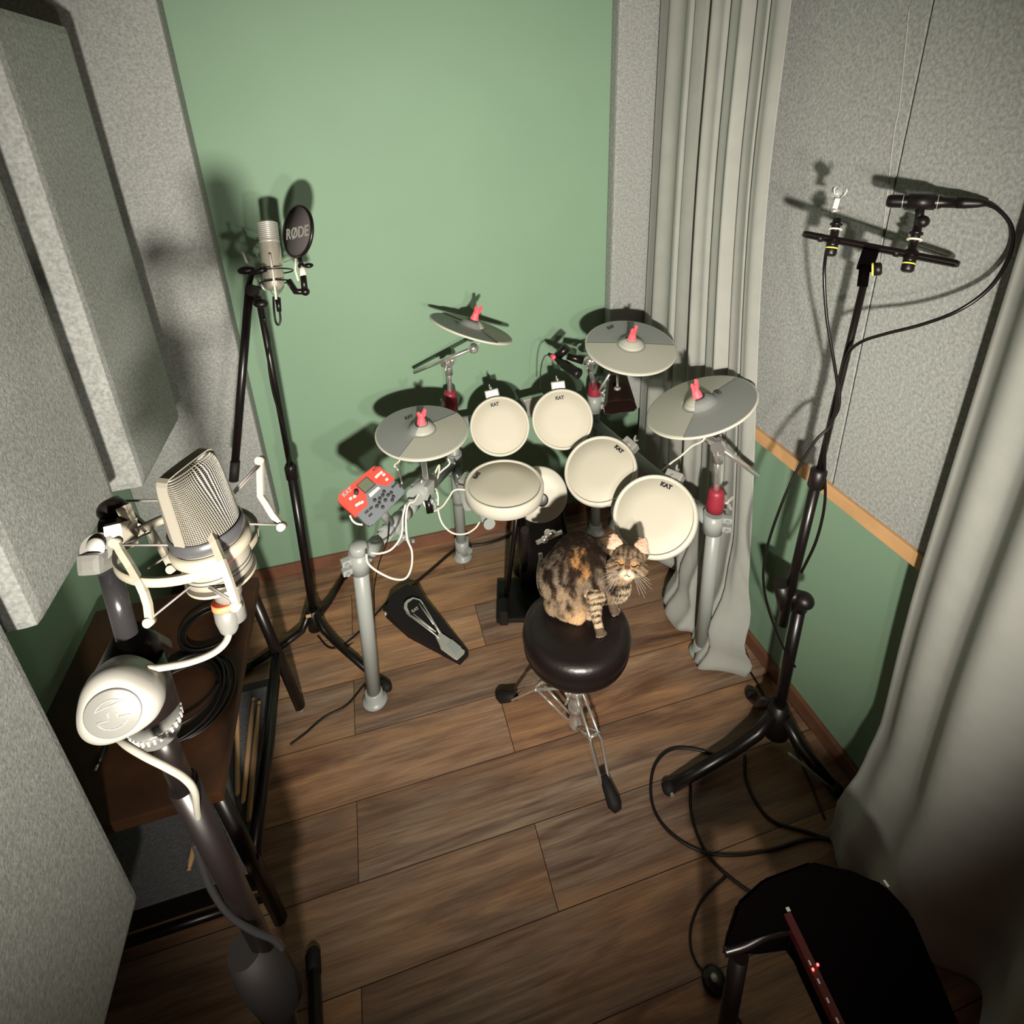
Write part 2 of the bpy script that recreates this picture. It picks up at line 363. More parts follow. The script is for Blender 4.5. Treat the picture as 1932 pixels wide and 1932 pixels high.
curtain('curtain', 'grey curtain hanging close to the camera at the right edge', cur_near, 150, 70, 'grey curtains on the right wall')

# ================================================================== electronic drum kit
rack = thing('drum_rack', 'grey tubular drum rack on round feet carrying the pads and cymbal arms', 'drum rack', (0.40, 1.70, 0))
pFL, pBL, pFR = FZ(708, 1322, 0), FZ(873, 1052, 0), FZ(1322, 1232, 0)
tFL = FY(676, 1036, pFL.y); tBL = FY(851, 772, pBL.y); tFR = FY(1350, 968, pFR.y)
tBR = FY(1121, 752, 1.99); pBR = V((tBR.x + 0.02, 1.99, 0))
def foot(m, p): m.lathe([(0.030, 0), (0.040, 0.0), (0.042, 0.008), (0.037, 0.014), (0.030, 0.018), (0.029, 0.045), (0.026, 0.05)], p, (0, 0, 1))
for p, t, r in ((pFL, tFL, .0235), (pBL, tBL, .0225), (pFR, tFR, .023), (pBR, tBR, .0225)):
    po = MB().tube([p + V((0, 0, .02)), t], r, 20).build('post', M['tubegrey'], rack)
    m = MB(); foot(m, p); m.build('foot', M['tubegrey'], po)
MB().lathe([(0.027, -.02), (0.0275, 0.01), (0.022, 0.018), (0, 0.019)], tFL, tFL - pFL).build('end_cap', M['tubegrey'], rack)
def lug(m, c, axis, out, n=2, gap=0.034, r=0.030):
    """clamp collar round a tube with split ears and bolts"""
    ax = V(axis).normalized(); out = V(out); out = (out - ax * out.dot(ax)).normalized(); side = ax.cross(out)
    m.tube([c - ax * 0.036, c + ax * 0.036], r, 20)
    for i in range(n):
        q = c + ax * (i - (n - 1) / 2) * gap
        m.box(q + out * (r + 0.010), (0.030, 0.022, 0.020), (out, side, ax), bev=0.004)
def bolts(par, c, axis, out, n=2, gap=0.034, r=0.030):
    ax = V(axis).normalized(); out = V(out); out = (out - ax * out.dot(ax)).normalized(); side = ax.cross(out)
    for i in range(n):
        m = MB(); q = c + ax * (i - (n - 1) / 2) * gap + out * (r + 0.012)
        m.tube([q - side * 0.017, q + side * 0.017], 0.0052, 8); m.tube([q + side * .013, q + side * 0.0195], 0.0065, 6)
        m.tube([q - side * 0.0195, q - side * 0.013], 0.0065, 6)
        m.build('bolt', M['steel'], par)
# corner joints
topL = tFL - (tFL - pFL).normalized() * 0.045
tubeL0 = topL + V((0.035, 0.03, 0.0)); jBL = lerp(pBL, tBL, 0.62)
jBL = V((lerp(pBL.x, tBL.x, .6), pBL.y, FY(862, 868, pBL.y).z))
barL = MB().tube([topL + (jBL - topL).normalized() * .02, jBL], 0.0205, 20).build('cross_tube', M['tubegrey'], rack)
mj = MB(); mj.tube([topL, topL + (jBL - topL) * 0.14], 0.0265, 20); lug(mj, topL, tFL - pFL, (-1, -.35, 0)); jc = mj.build('joint_clamp', M['tubegrey'], rack)
bolts(jc, topL, tFL - pFL, (-1, -.35, 0))
d = (jBL - topL).normalized()
for f, rr in ((0.20, .0255), (0.34, .026), (0.42, .0245), (0.60, .027)):
    MB().tube([topL + (jBL - topL) * f, topL + (jBL - topL) * (f + .075)], rr, 20).build('tube_sleeve', M['tubegrey'], rack)
jBRz = FY(1010, 775, 2.0).z
jB1 = V((lerp(pBL.x, tBL.x, jBRz / tBL.z), pBL.y, jBRz)); jB2 = V((lerp(pBR.x, tBR.x, jBRz / tBR.z), pBR.y, jBRz))
MB().tube([jB1, jB2], 0.0205, 20).build('cross_tube', M['tubegrey'], rack)
for jp, jo_ in ((jB1, (0.2, -1, 0)), (jB2, (1, -.4, 0)), (jBL, (-.6, -1, 0))):
    m = MB(); lug(m, jp, (0, 0, 1), jo_); jc = m.build('joint_clamp', M['tubegrey'], rack)
    bolts(jc, jp, (0, 0, 1), jo_)
jFR = FY(1345, 985, pFR.y)
MB().tube([jFR, V((jB2.x, jB2.y, jFR.z))], 0.0205, 20).build('cross_tube', M['tubegrey'], rack)
m = MB(); lug(m, jFR, tFR - pFR, (1, -.55, 0), r=.031); m.tube([jFR, lerp(jFR, V((jB2.x, jB2.y, jFR.z)), .12)], 0.026, 20); jc = m.build('joint_clamp', M['tubegrey'], rack)
bolts(jc, jFR, tFR - pFR, (1, -.55, 0), r=.031)
m = MB(); q = FY(1006, 768, 1.97); m.prism([q + V((-.05, 0, .035)), q + V((.05, 0, .045)), q + V((.03, 0, -.03)), q + V((0, 0, -.06)), q + V((-.02, 0, -.03))], (0, .03, 0), .004); m.build('bracket_plate', M['steel'], rack)
# snare side arm
a0 = FY(868, 962, pBL.y - 0.01); a1 = FD(922, 986, 2.02); am = FD(885, 955, 2.14)
m = MB(); m.tube([V((pBL.x - .004, pBL.y, am.z)), am], 0.021, 16); lug(m, V((pBL.x - .003, pBL.y, am.z)), (0, 0, 1), (-1, -.4, 0)); m.build('joint_clamp', M['tubegrey'], rack)
m = MB(); m.tube([FD(900, 945, 2.16), a1], 0.0185, 20); m.build('side_arm', M['tubegrey'], rack)
MB().tube([a1, a1 + (a1 - FD(900, 945, 2.16)).normalized() * .012], 0.0205, 20).build('end_cap', M['tubegrey'], rack)
m = MB(); lug(m, FY(872, 1030, pBL.y), (0, 0, 1), (.6, -1, 0), n=1); m.build('joint_clamp', M['tubegrey'], rack)

def wing(m, c, out, up, s=1.0):
    r_, u_, n_ = basis(out, up)
    m.tube([c, c + n_ * 0.016 * s], 0.007 * s, 10)
    for sg in (-1, 1):
        m.prism([c + n_ * .010 * s, c + n_ * .010 * s + u_ * sg * .012 * s + r_ * .002, c + n_ * .022 * s + u_ * sg * .030 * s, c + n_ * .030 * s + u_ * sg * .026 * s, c + n_ * .020 * s + u_ * sg * .006 * s], r_ * 0.006 * s, .0012)
def arm(base, base_dir, tilter, rod0, rod1, rr=0.0095, with_collar=True, wingdir=(1, -.6, 0)):
    """chrome cymbal boom: dark red collar on the post, rod, tilter, counter rod"""
    if with_collar:
        co = MB().lathe([(0.027, -.035), (0.0275, -.01), (0.0245, .03), (.0215, .042), (.012, .045)], base, base_dir).build('post_collar', M['wine'], rack)
        m = MB(); wing(m, base + V(wingdir).normalized() * .026, wingdir, (0, 0, 1), 0.9); m.build('wing_bolt', M['steel'], co)
    ab = MB().tube([base, tilter], rr, 14).build('boom_arm', M['chrome'], rack)
    m = MB(); dd = (tilter - base).normalized(); m.tube([tilter - dd * .055, tilter - dd * .005], rr * 1.55, 14)
    ax = (rod1 - rod0).normalized(); sd = ax.cross(dd).normalized()
    m.tube([tilter - sd * .016, tilter + sd * .016], .022, 20); m.tube([tilter - ax * .03, tilter + ax * .03], rr * 1.3, 12)
    wing(m, tilter + sd * .016, sd, dd, .8); m.build('tilter', M['chrome'], ab)
    MB().tube([rod0, rod1], rr * .82, 12).build('boom_rod', M['chrome'], ab)
    m = MB(); m.ball(rod1, .020, seg=16); wing(m, rod1 - sd * .012, -sd, ax, .6); m.build('cymbal_tilter', M['chrome'], ab)
# arm of the far left cymbal
cB = tBL + V((0, 0, .035)); tlB = FD(846, 682, 2.20)
arm(cB, tBL - pBL, tlB, FD(781, 702, 2.24), FD(893, 657, 2.12), wingdir=(-1, -.6, .1))
# arm of the rear right cymbal
cR = FD(1116, 722, (tBR - CAM).dot(R2)); tlR = FD(1102, 676, 2.2)
arm(tBR + V((0, 0, .03)), (0, 0, 1), FD(1112, 681, 2.21), FD(1092, 668, 2.24), FD(1180, 668, 2.07), wingdir=(1, -.5, 0))
# arm of the right cymbal
arm(FY(1350, 945, pFR.y), tFR - pFR, FD(1356, 842, 1.76), FD(1432, 898, 1.72), FD(1318, 815, 1.77), rr=.0105, wingdir=(1, -.7, 0))
# clamp and rod carrying the left cymbal
ck = FD(798, 922, 1.86)
m = MB(); m.box(ck, (.060, .05, .055), basis(d), .01); m.tube([ck - d * .055, ck + d * .05], .029, 20)
wing(m, ck + V((.02, -.035, -.02)), (.3, -1, -.4), (0, 0, 1), 1.0); m.build('rod_clamp', M['tubegrey'], rack)
MB().tube([FD(810, 966, 1.85), FD(799, 868, 1.88)], .0095, 12).build('cymbal_rod', M['chrome'], rack)
MB().tube([FD(812, 968, 1.84), FD(806, 934, 1.848)], .0115, 12).build('rod_sleeve', M['blackm'], rack)
# module mount
m = MB(); mc = FD(762, 975, 1.62); lug(m, topL + (jBL - topL) * .30, jBL - topL, (.3, -1, -.7), n=1, r=.028); wing(m, topL + (jBL - topL) * .30 + V((.02, -.035, -.02)), (.3, -1, -.4), d, 1.2); m.build('mount_clamp', M['tubegrey'], rack)

# ---- pads
def pad(label, cpx, cpy, depth, D, n, lpx, lpy, cable_to=None, thick=0.030):
    c = FD(cpx, cpy, depth); n = V(n).normalized(); Rr = D / 2
    t = thing('drum_pad', label, 'drum pad', c - n * .05, 'white mesh pads of the electronic drum kit')
    lg = OP(lpx, lpy, c, n); u = (lg - c).normalized(); x, y, z = basis(n, u)
    MB().lathe([(Rr * .55, -.058), (Rr * .80, -.052), (Rr * .93, -.034), (Rr * .965, -.012)], c, n, 56, up=u).build('shell', M['cym'], t)
    MB().lathe([(Rr * .955, -thick), (Rr * .99, -thick + .003), (Rr, -thick * .5), (Rr * .995, -.006), (Rr * .965, 0.001), (Rr * .93, .0015), (Rr * .905, -.001), (Rr * .90, -.006)], c, n, 72, up=u, cap=False).build('rim', M['white'], t)
    MB().lathe([(0, -.0015), (Rr * .45, -.0016), (Rr * .88, -.0028), (Rr * .9035, -.0065)], c, n, 72, up=u, cap=False).build('head', M['mesh'], t)
    text_mb('KAT', D * .072, lg + n * .0008, x, u, .0005, bold=D * .0035).build('logo', M['ink'], t)
    bk = c + u * (Rr + .008) - n * .040
    m = MB(); m.box(bk, (.052, .042, .040), (x, u, n), .005); m.box(bk - u * .02 - n * .006, (.034, .05, .02), (x, u, n), .003); m.build('clamp', M['steel'], t)
    m = MB(); wing(m, bk + u * .020, u, n, .75); m.tube([bk + n * .02, bk + n * .026], .005, 8); m.build('wing_bolt', M['steel'], t)
    return t, c, n, u
toc = lambda px, py: -ray(px, py).normalized()
pad('upper left white drum pad, left of its twin at the back of the kit', 943, 804, 2.11, .219, toc(943, 804) + V((.02, 0, .02)), 933.5, 763.5)
pad('upper right white drum pad below the red collar and cowbell', 1061, 791, 2.11, .223, toc(1061, 791) + V((-.0, 0, .0)), 1056, 751)
pad('middle white drum pad between the upper right pad and the cat', 1131, 885, 1.96, .2505, toc(1131, 886) + V((-.22, .25, .46)), 1168, 848)
pad('large white floor drum pad behind the cat\'s head', 1233, 971, 1.74, .2545, toc(1233, 972) + V((-.22, .20, .36)), 1257, 917)
sn, sc_, nsn, usn = pad('flat white snare pad left of the kick pad, tilted almost level', 951, 911, 1.98, .272, V((0.02, -.05, 1)), 900, 897, thick=.048)
# wire into the snare pad
# ---- kick tower
kc = FD(1018, 934, 2.14); kn = toc(1018, 935) + V((0, -.1, -.15)); kn.normalize()
kt = thing('kick_tower', 'black upright kick drum tower with round white pad behind the cat', 'kick drum pad', (kc.x, kc.y, 0))
kfw = V((kn.x, kn.y, 0)).normalized(); ksd = V((0, 0, 1)).cross(kfw)
MB().lathe([(.097, -.035), (.102, -.030), (.103, -.008), (.099, 0), (.06, .001), (0, .001)], kc, kn, 56).build('pad_disc', M['white'], kt)
MB().lathe([(.0245, .0), (.0245, .0035), (.020, .0045), (0, .0045)], OP(1022, 943, kc, kn), kn, 32).build('strike_patch', M['blackm'], kt)
kb = kc - kfw * .075
m = MB(); m.box(V((kb.x, kb.y, kc.z / 2 + .01)), (.17, .07, kc.z * 1.02), (ksd, kfw, V((0, 0, 1))), .02); m.build('tower_body', M['black'], kt)
m = MB(); fl0 = V((kc.x, kc.y, 0)); m.box(fl0 + kfw * .01 + V((0, 0, .012)), (.36, .20, .024), (ksd, kfw, V((0, 0, 1))), .008)
for sg in (-1, 1): m.box(fl0 + ksd * sg * .15 + kfw * .09 + V((0, 0, .04)), (.035, .07, .07), (ksd, kfw, V((0, 0, 1))), .008)
m.build('base_frame', M['black'], kt)
for sg in (-1, 1):
    MB().tube([fl0 + ksd * sg * .14 + V((0, 0, .03)), kb + ksd * sg * .07 + V((0, 0, -.02))], .011, 10).build('side_strut', M['blackm'], kt)
# ---- bass pedal in front of the tower, half hidden by the throne
kp = thing('bass_pedal', 'black kick pedal with chrome linkage between tower and throne', 'drum pedal', FZ(1030, 1075, 0))
m = MB(); k1 = FD(1012, 1024, 1.84); k2 = FD(1060, 1003, 1.86)
m.tube([k1, k2], .0075, 10); m.ball(FD(1027, 1018, 1.83), .012); m.ball(FD(1034, 1006, 1.83), .013); m.tube([FD(1027, 1018, 1.83), FD(1034, 1006, 1.83)], .008, 8); m.ball(FD(1041, 1006, 1.82), .010, (1.6, 1, 1)); m.build('linkage', M['chrome'], kp)
m = MB(); kq = FD(1019, 1044, 1.86); m.tube([kq, FD(1021, 1056, 1.86)], .007, 8); m.cable([FD(1019, 1052, 1.85), FD(1014, 1080, 1.83), FD(1016, 1108, 1.80), FD(1027, 1122, 1.76)], .0032); m.build('spring_rod', M['steel'], kp)
m = MB(); g0 = FZ(1005, 1078, .0); m.aabb(FZ(992, 1100, 0), FZ(1052, 1060, 0) + V((0, 0, .03)), .006)
m.prism([FZ(1005, 1065, .03), FZ(1050, 1060, .03), FZ(1075, 1150, .03), FZ(1030, 1160, .03)], (0, 0, .02), .004)
for x0, x1 in (((990, 1000), (988, 1085)), ((1052, 995), (1068, 1090))): m.tube([FD(x0[0], x0[1], 1.90), FZ(x1[0], x1[1], .02)], .014, 8)
m.ball(FZ(983, 1075, .03), .032, (1, 1, .9)); m.build('pedal_frame', M['black'], kp)

# ---- cymbals
def cymbal(label, cpx, cpy, depth, D, n, z0, z1, lpx, lpy, sl=(0, 0), cut=None, flip=False):
    c = FD(cpx, cpy, depth); n = V(n).normalized(); Rr = D / 2
    t = thing('cymbal_pad', label, 'cymbal', c, 'grey rubber cymbal pads of the kit')
    x, y, z = basis(n, (0, 1, 0) if abs(n.y) < .9 else (0, 0, 1))
    def ang(p): q = OP(p[0], p[1], c, n) - c; return math.atan2(q.dot(y), q.dot(x))
    hgt = lambda r: .0105 * (1 - r) - .002
    prof = [(.16 * Rr, hgt(.16) + .016), (.24 * Rr, hgt(.24) + .011), (.29 * Rr, hgt(.29) + .002)] + [(r * Rr, hgt(r)) for r in (.34, .5, .7, .9, .97)]
    MB().lathe([(.96 * Rr, -.010), (.99 * Rr, -.009), (Rr, -.004), (.995 * Rr, -.0025), (.97 * Rr, hgt(.97))], c, n, 96, up=(0, 1, 0), cap=False).build('edge', M['white'], t)
    MB().lathe([(.0, -.006), (.3 * Rr, -.008), (.96 * Rr, -.010)], c, n, 72, up=(0, 1, 0), cap=False).build('underside', M['black'], t)
    MB().lathe([(0, hgt(0) + .019)] + prof, c, n, 96, up=(0, 1, 0), cap=False).build('body', M['cym'], t)
    a, b = ang(z0), ang(z1)
    while b < a: b += 2 * PI
    if flip: a, b = b, a + 2 * PI
    zp = [(.305 * Rr, hgt(.305) + .0004)]
    k = 34
    for i in range(k): r = .32 + .665 * i / k; zp.append((r * Rr, hgt(r) + .0022 + (.0011 if i % 2 else 0)))
    zp += [(.985 * Rr, hgt(.985) + .0015), (.995 * Rr, -.004)]
    MB().lathe(zp, c, n, 80, a, b, up=(0, 1, 0)).build('playing_zone', M['cym2'], t)
    MB().lathe([(0, hgt(0) + .0235), (.10 * Rr, hgt(.1) + .0225), (.16 * Rr, hgt(.16) + .0185), (.22 * Rr, hgt(.24) + .014), (.275 * Rr, hgt(.29) + .006), (.29 * Rr, hgt(.29) + .001)], c, n, 60, a, b if b - a < 2 * PI else a + 2 * PI, up=(0, 1, 0)).build('bell', M['cym2'], t)
    # coral wing nut sleeve
    s = MB(); b0 = c + n * (hgt(0) + .019)
    s.lathe([(.0165, 0), (.0150, .006), (.0115, .020), (.0095, .034), (.0105, .040), (0, .041)], b0, n, 24)
    w1 = x * math.cos(.6) + y * math.sin(.6)
    for sg in (-1, 1): s.prism([b0 + n * .020 + w1 * sg * .002, b0 + n * .026 + w1 * sg * .013, b0 + n * .048 + w1 * sg * .019, b0 + n * .054 + w1 * sg * .012, b0 + n * .040 + w1 * sg * .003], w1.cross(n) * .008, .001)
    s.build('wing_nut', M['pink'], t)
    MB().lathe([(.021, 0), (.021, .0015), (.012, .002)], b0 - n * .001, n, 24).build('washer', M['ink'], t)
    lg = OP(lpx, lpy, c, n); u = (lg - c).normalized(); xx, yy, zz = basis(n, (u.cross(n)) * 1.0 if False else u)
    text_mb('KAT', .015, lg + n * (.009), xx, u, .0004, bold=.0006).build('logo', M['ink'], t)
    return t, c, n
cymbal('grey hi-hat cymbal pad, leftmost, above the red drum module', 796, 812, 1.90, .302, (0.03, -.10, 1), (757, 858), (862, 779), 772, 792)
cymbal('tilted grey cymbal pad at the back left, on a boom against the green wall', 890, 617, 2.06, .305, (0.36, .06, .90), (941, 647), (868, 606), 861, 612)
cymbal('grey cymbal pad at the back right, half in front of the curtain', 1190, 652, 2.03, .318, (-.02, -.24, .95), (1105, 647), (1268, 652), 1152, 622)
cymbal('grey cymbal pad on the right boom in front of the curtain', 1321, 763, 1.73, .330, (-.33, .13, .94), (1345, 745), (1300, 803), 1355, 745)

# ---- drum module (sound brain), red and slate, clamped to the left tube
mn = V((0.10, -.62, .60)).normalized(); mc = FD(703, 936, 1.68)
md = thing('drum_module', 'red and slate drum sound module with small screen, clamped to the left tube', 'drum module', mc)
MP = lambda x, y: OP(x, y, mc, mn)
def mpoly(pts, z, th, name, ma, bev=0, par=None): return MB().prism([MP(*p) + mn * z for p in pts], mn * th, bev).build(name, ma, par or md)
mpoly([(646, 934), (704, 882), (714, 880), (762, 921), (764, 930), (703, 991), (694, 992), (646, 944)], -.040, .040, 'case', M['slate'], .004)
mpoly([(639, 934), (645, 929), (705, 880), (715, 880), (745, 903), (731, 917), (712, 913), (709, 914), (693, 899), (671, 917), (690, 932), (694, 953), (675, 970), (640, 941)], .0005, .0025, 'red_panel', M['red'], .001)
mpoly([(639, 934), (643, 938), (677, 968), (672, 976), (638, 946)], -.036, .036, 'side_cheek', M['red'], .003)
mpoly([(671.5, 916), (691.5, 899), (709, 914.5), (689, 932)], .0005, .003, 'screen_frame', M['ink'])
mpoly([(673.5, 916), (691.5, 901), (706.5, 914), (689, 929.5)], .0036, .0006, 'screen', M['screen'])
mpoly([(695, 933), (713, 918), (718, 921), (699, 939)], .0005, .0018, 'button_strip', M['key'], .0005)
dU = (MP(762, 921) - MP(704, 990)).normalized(); dW = (MP(704, 882) - MP(646, 934)).normalized()
def dots(pts, r, name, ma, h=.003):
    for p in pts:
        MB().lathe([(r, 0), (r, h), (r * .8, h + .0006), (0, h + .0006)], MP(*p), mn, 14).build(name, ma, md)
dots([(724.5, 928), (738, 930), (722, 935), (732, 934.5), (742, 937.5), (707, 944), (716.5, 941), (727, 944), (715.5, 949), (711, 955.5), (722, 957), (740, 944)], .0052, 'round_button', M['ink'])
def keys(pts, sx, sy, name, ma, h=.003):
    for p in pts: MB().box(MP(*p) + mn * h * .5, (sx, sy, h), (dW, mn.cross(dW), mn), .0006).build(name, ma, md)
keys([(748, 911.5), (742, 918), (757, 917), (700, 959), (692, 966), (699, 972)], .012, .006, 'black_key', M['ink'])
keys([(710, 900), (714, 896), (719, 892), (724, 896), (729.5, 905), (661.5, 941), (673, 953), (678, 950), (683, 948), (669, 937)], .0085, .0075, 'white_key', M['key'], .0045)
MB().lathe([(.007, .0025), (.007, .015), (.005, .017), (0, .017)], MP(672, 930), mn, 16).build('volume_knob', M['ink'], md)
text_mb('KAT', .016, MP(655, 929) + mn * .0034, dW, mn.cross(dW), .0003, bold=.0006).build('logo', M['print'], md)
text_mb('KT3', .010, MP(708.5, 884.5) + mn * .0034, dW, mn.cross(dW), .0003, bold=.0006).build('logo', M['ink'], md)
m = MB(); m.tube([mc - mn * .04, topL + (jBL - topL) * .28], .014, 12); m.build('mount_arm', M['tubegrey'], md)

# ---- cream cables of the kit
def cab(label, pts, r=.0032, ma='cream', group=None, name='cable', n=8, cat='cable'):
    m = MB(); m.cable(pts, r, n); return tag(m.build(name, M[ma], origin=pts[0]), label, cat, group)
G = 'thin cream cables of the drum kit'
cab('cream cable leaving the left cymbal pad with a kink', [FD(756, 859, 1.84), FD(753, 870, 1.85), FD(744, 878, 1.87), FD(750, 886, 1.88), FD(755, 900, 1.9), FD(758, 912, 1.88)], group=G)
cab('cream cable looping below the left tube to the pedal side', [FD(796, 905, 1.85), FD(792, 925, 1.82), FD(782, 945, 1.78), FD(771, 951, 1.76), FD(766, 975, 1.74), FD(768, 1015, 1.74), FD(777, 1040, 1.74), FD(776, 1070, 1.72), FD(765, 1091, 1.70), FD(742, 1092, 1.68), FD(712, 1078, 1.66), FD(694, 1062, 1.66), FD(691, 1045, 1.66)], group=G)
cab('cream cable sagging in a short loop under the module', [FD(765, 952, 1.75), FD(760, 975, 1.74), FD(757, 1010, 1.73), FD(740, 1035, 1.71), FD(718, 1044, 1.69), FD(700, 1043, 1.68)], group=G)
cab('cream cable hanging in a wide loop left of the snare pad', [FD(818, 915, 1.93), FD(826, 935, 1.93), FD(827, 965, 1.93), FD(836, 990, 1.94), FD(855, 1006, 1.95), FD(878, 1007, 1.97), FD(896, 997, 1.99), FD(905, 985, 2.0)], group=G)
cab('cream cable from the snare pad back to the left clamp', [FD(893, 929, 1.97), FD(876, 924, 1.96), FD(857, 925, 1.95), FD(846, 940, 1.93), FD(835, 955, 1.91), FD(820, 964, 1.88), FD(808, 962, 1.86), FD(797, 945, 1.85), FD(789, 938, 1.84)], group=G)
cab('cream cable bundle twisting along the tube behind the left cymbal', [FD(845, 865, 2.0), FD(848, 875, 2.0), FD(835, 887, 1.99), FD(820, 900, 1.96), FD(824, 885, 1.96), FD(829, 878, 1.97), FD(826, 900, 1.94), FD(815, 915, 1.92)], group=G)
cab('cream cable at the left underside of the red module', [FD(660, 972, 1.70), FD(665, 982, 1.70), FD(673, 988, 1.70), FD(684, 990, 1.70)], group=G)
cab('cream cable under the right cymbal pad reaching behind the pads', [FD(1330, 805, 1.72), FD(1332, 818, 1.72), FD(1325, 832, 1.74), FD(1305, 842, 1.78), FD(1285, 860, 1.82), FD(1268, 872, 1.86), FD(1249, 888, 1.90)], group=G)

# ---- cowbell and the clip microphone behind the kit
cb = thing('cowbell', 'dark cowbell hanging under the back right cymbal pad', 'cowbell', FD(1165, 750, 1.98))
cbz = lambda pts, d: [FD(x, y, d) for x, y in pts]
m = MB(); top = cbz([(1147, 712), (1182, 711)], 2.08)
mo = cbz([(1138, 770), (1140, 781), (1150, 783), (1196, 776), (1202, 770), (1198, 756), (1186, 753), (1146, 757)], 1.96)
tp = cbz([(1146, 714), (1146, 717), (1150, 719), (1180, 717), (1184, 714), (1183, 709), (1180, 707), (1150, 708)], 2.07)
va = [m.bm.verts.new(p) for p in mo]; vb = [m.bm.verts.new(p) for p in tp]
for i in range(8): m.face((va[i], va[(i + 1) % 8], vb[(i + 1) % 8], vb[i]))
m.face(list(reversed(vb)))
cbo = m.build('bell_body', M['cowbell'], cb); so = cbo.modifiers.new('t', 'SOLIDIFY'); so.thickness = .003
MB().tube([FD(1165, 709, 2.0), FD(1165, 732, 1.97)], .004, 8).build('clamp_rod', M['chrome'], cb)
m = MB(); m.ball(FD(1165, 733, 1.97), .010, (1.2, 1, .8)); m.build('clamp_screw', M['chrome'], cb)
MB().tube([FD(1150, 706, 2.05), FD(1129, 740, 2.12)], .0045, 8).build('mount_rod', M['steel'], cb)
mk = thing('clip_microphone', 'black microphone clipped above the upper right pad, cable rising from it', 'microphone', FD(1085, 690, 2.10))
p0, p1 = FD(1048, 676, 2.14), FD(1094, 708, 2.08); dd = (p1 - p0).normalized(); Lk = (p1 - p0).length
MB().lathe([(.008, 0), (.013, .02), (.0135, Lk * .3), (.018, Lk * .35), (.019, Lk * .8), (.021, Lk * .85), (.0215, Lk * .95), (.015, Lk)], p0, dd, 24).build('body', M['black'], mk)
MB().tube([FD(1041, 671, 2.15), FD(1049, 677, 2.14)], .011, 12).build('cable_ring', M['label'], mk)
MB().tube([FD(1034, 667, 2.15), FD(1042, 672, 2.15)], [.005, .009], 12).build('cable_boot', M['black'], mk)
m = MB(); m.tube([FD(1052, 672, 2.14), FD(1070, 655, 2.12)], .016, 10); m.tube([FD(1070, 672, 2.13), FD(1100, 680, 2.13)], [.012, .016], 12); m.build('clip', M['blackm'], mk)
cab('black cable falling from the clip microphone behind the pads', [FD(1036, 668, 2.15), FD(1026, 675, 2.15), FD(1020, 700, 2.16), FD(1019, 740, 2.18)], .0022, 'black')

# ---- hi-hat pedal on the floor
hp = thing('hi_hat_pedal', 'black foot pedal with silver rimmed footboard on the floor planks', 'drum pedal', FZ(810, 1180, 0))
base = [FZ(*p, .002) for p in ((728, 1165), (733, 1132), (757, 1118), (792, 1118), (812, 1142), (884, 1238), (868, 1255), (770, 1203))]
topp = [FZ(*p, z) for p, z in (((727, 1148), .05), ((738, 1122), .06), ((768, 1102), .07), ((793, 1112), .07), ((806, 1135), .055), ((884, 1229), .02), ((867, 1247), .02), ((765, 1190), .045))]
m = MB(); va = [m.bm.verts.new(p) for p in base]; vb = [m.bm.verts.new(p) for p in topp]
for i in range(8): m.face((va[i], va[(i + 1) % 8], vb[(i + 1) % 8], vb[i]))
m.face(vb); m.face(list(reversed(va))); m.build('base', M['rubber'], hp)
pn = (FZ(884, 1229, .028) - FZ(768, 1112, .085)).cross(FZ(762, 1150, .085) - FZ(768, 1112, .085)); pn.normalize()
if pn.z < 0: pn = -pn
pc0 = FZ(768, 1125, .085)
PP = lambda x, y: OP(x, y, pc0, pn)
outer = [(762, 1147), (763, 1138), (768, 1132), (779, 1127), (793, 1131), (800, 1140), (822, 1178), (833, 1196), (850, 1206), (858, 1214), (877, 1228), (876, 1233), (863, 1245), (858, 1243), (832, 1224), (829, 1215), (822, 1198), (805, 1182), (771, 1161)]
MB().prism([PP(*p) - pn * .004 for p in outer], pn * .006, .0012).build('footboard', M['silverpaint'], hp)
MB().prism([PP(*p) + pn * .0015 for p in ((768, 1146), (769, 1139), (780, 1131), (791, 1134), (797, 1142), (818, 1179), (828, 1197), (824, 1200), (806, 1180), (774, 1160))], pn * .002, .0006).build('footboard_inset', M['rubber'], hp)
for a, b in (((766, 1158), (829, 1205)), ((799, 1141), (829, 1196)), ((780, 1160), (822, 1194)), ((790, 1140), (818, 1180))):
    MB().tube([PP(*a) + pn * .004, PP(*b) + pn * .004], .0022, 8).build('raised_line', M['silverpaint'], hp)
MB().prism([PP(*p) + pn * .002 for p in ((842, 1220), (852, 1207), (870, 1222), (859, 1238))], pn * .002, .0006).build('heel_plate', M['tubegrey'], hp)
pr = (PP(800, 1140) - PP(772, 1158)).normalized()
text_mb('KAT', .016, PP(783, 1152) + pn * .0045, pr, pn.cross(pr), .0004, bold=.0008).build('logo', M['silverpaint'], hp)
m = MB(); m.ball(FZ(727, 1158, .045), .008); m.build('side_bolt', M['chrome'], hp)
cab('black cable running from the foot pedal back towards the kick tower', [FZ(768, 1112, .05), FZ(790, 1095, .006), FZ(822, 1068, .006), FZ(855, 1040, .006), FZ(875, 1031, .006), FZ(915, 1026, .006), FZ(950, 1015, .006), FZ(978, 998, .006)], .0055, 'black')

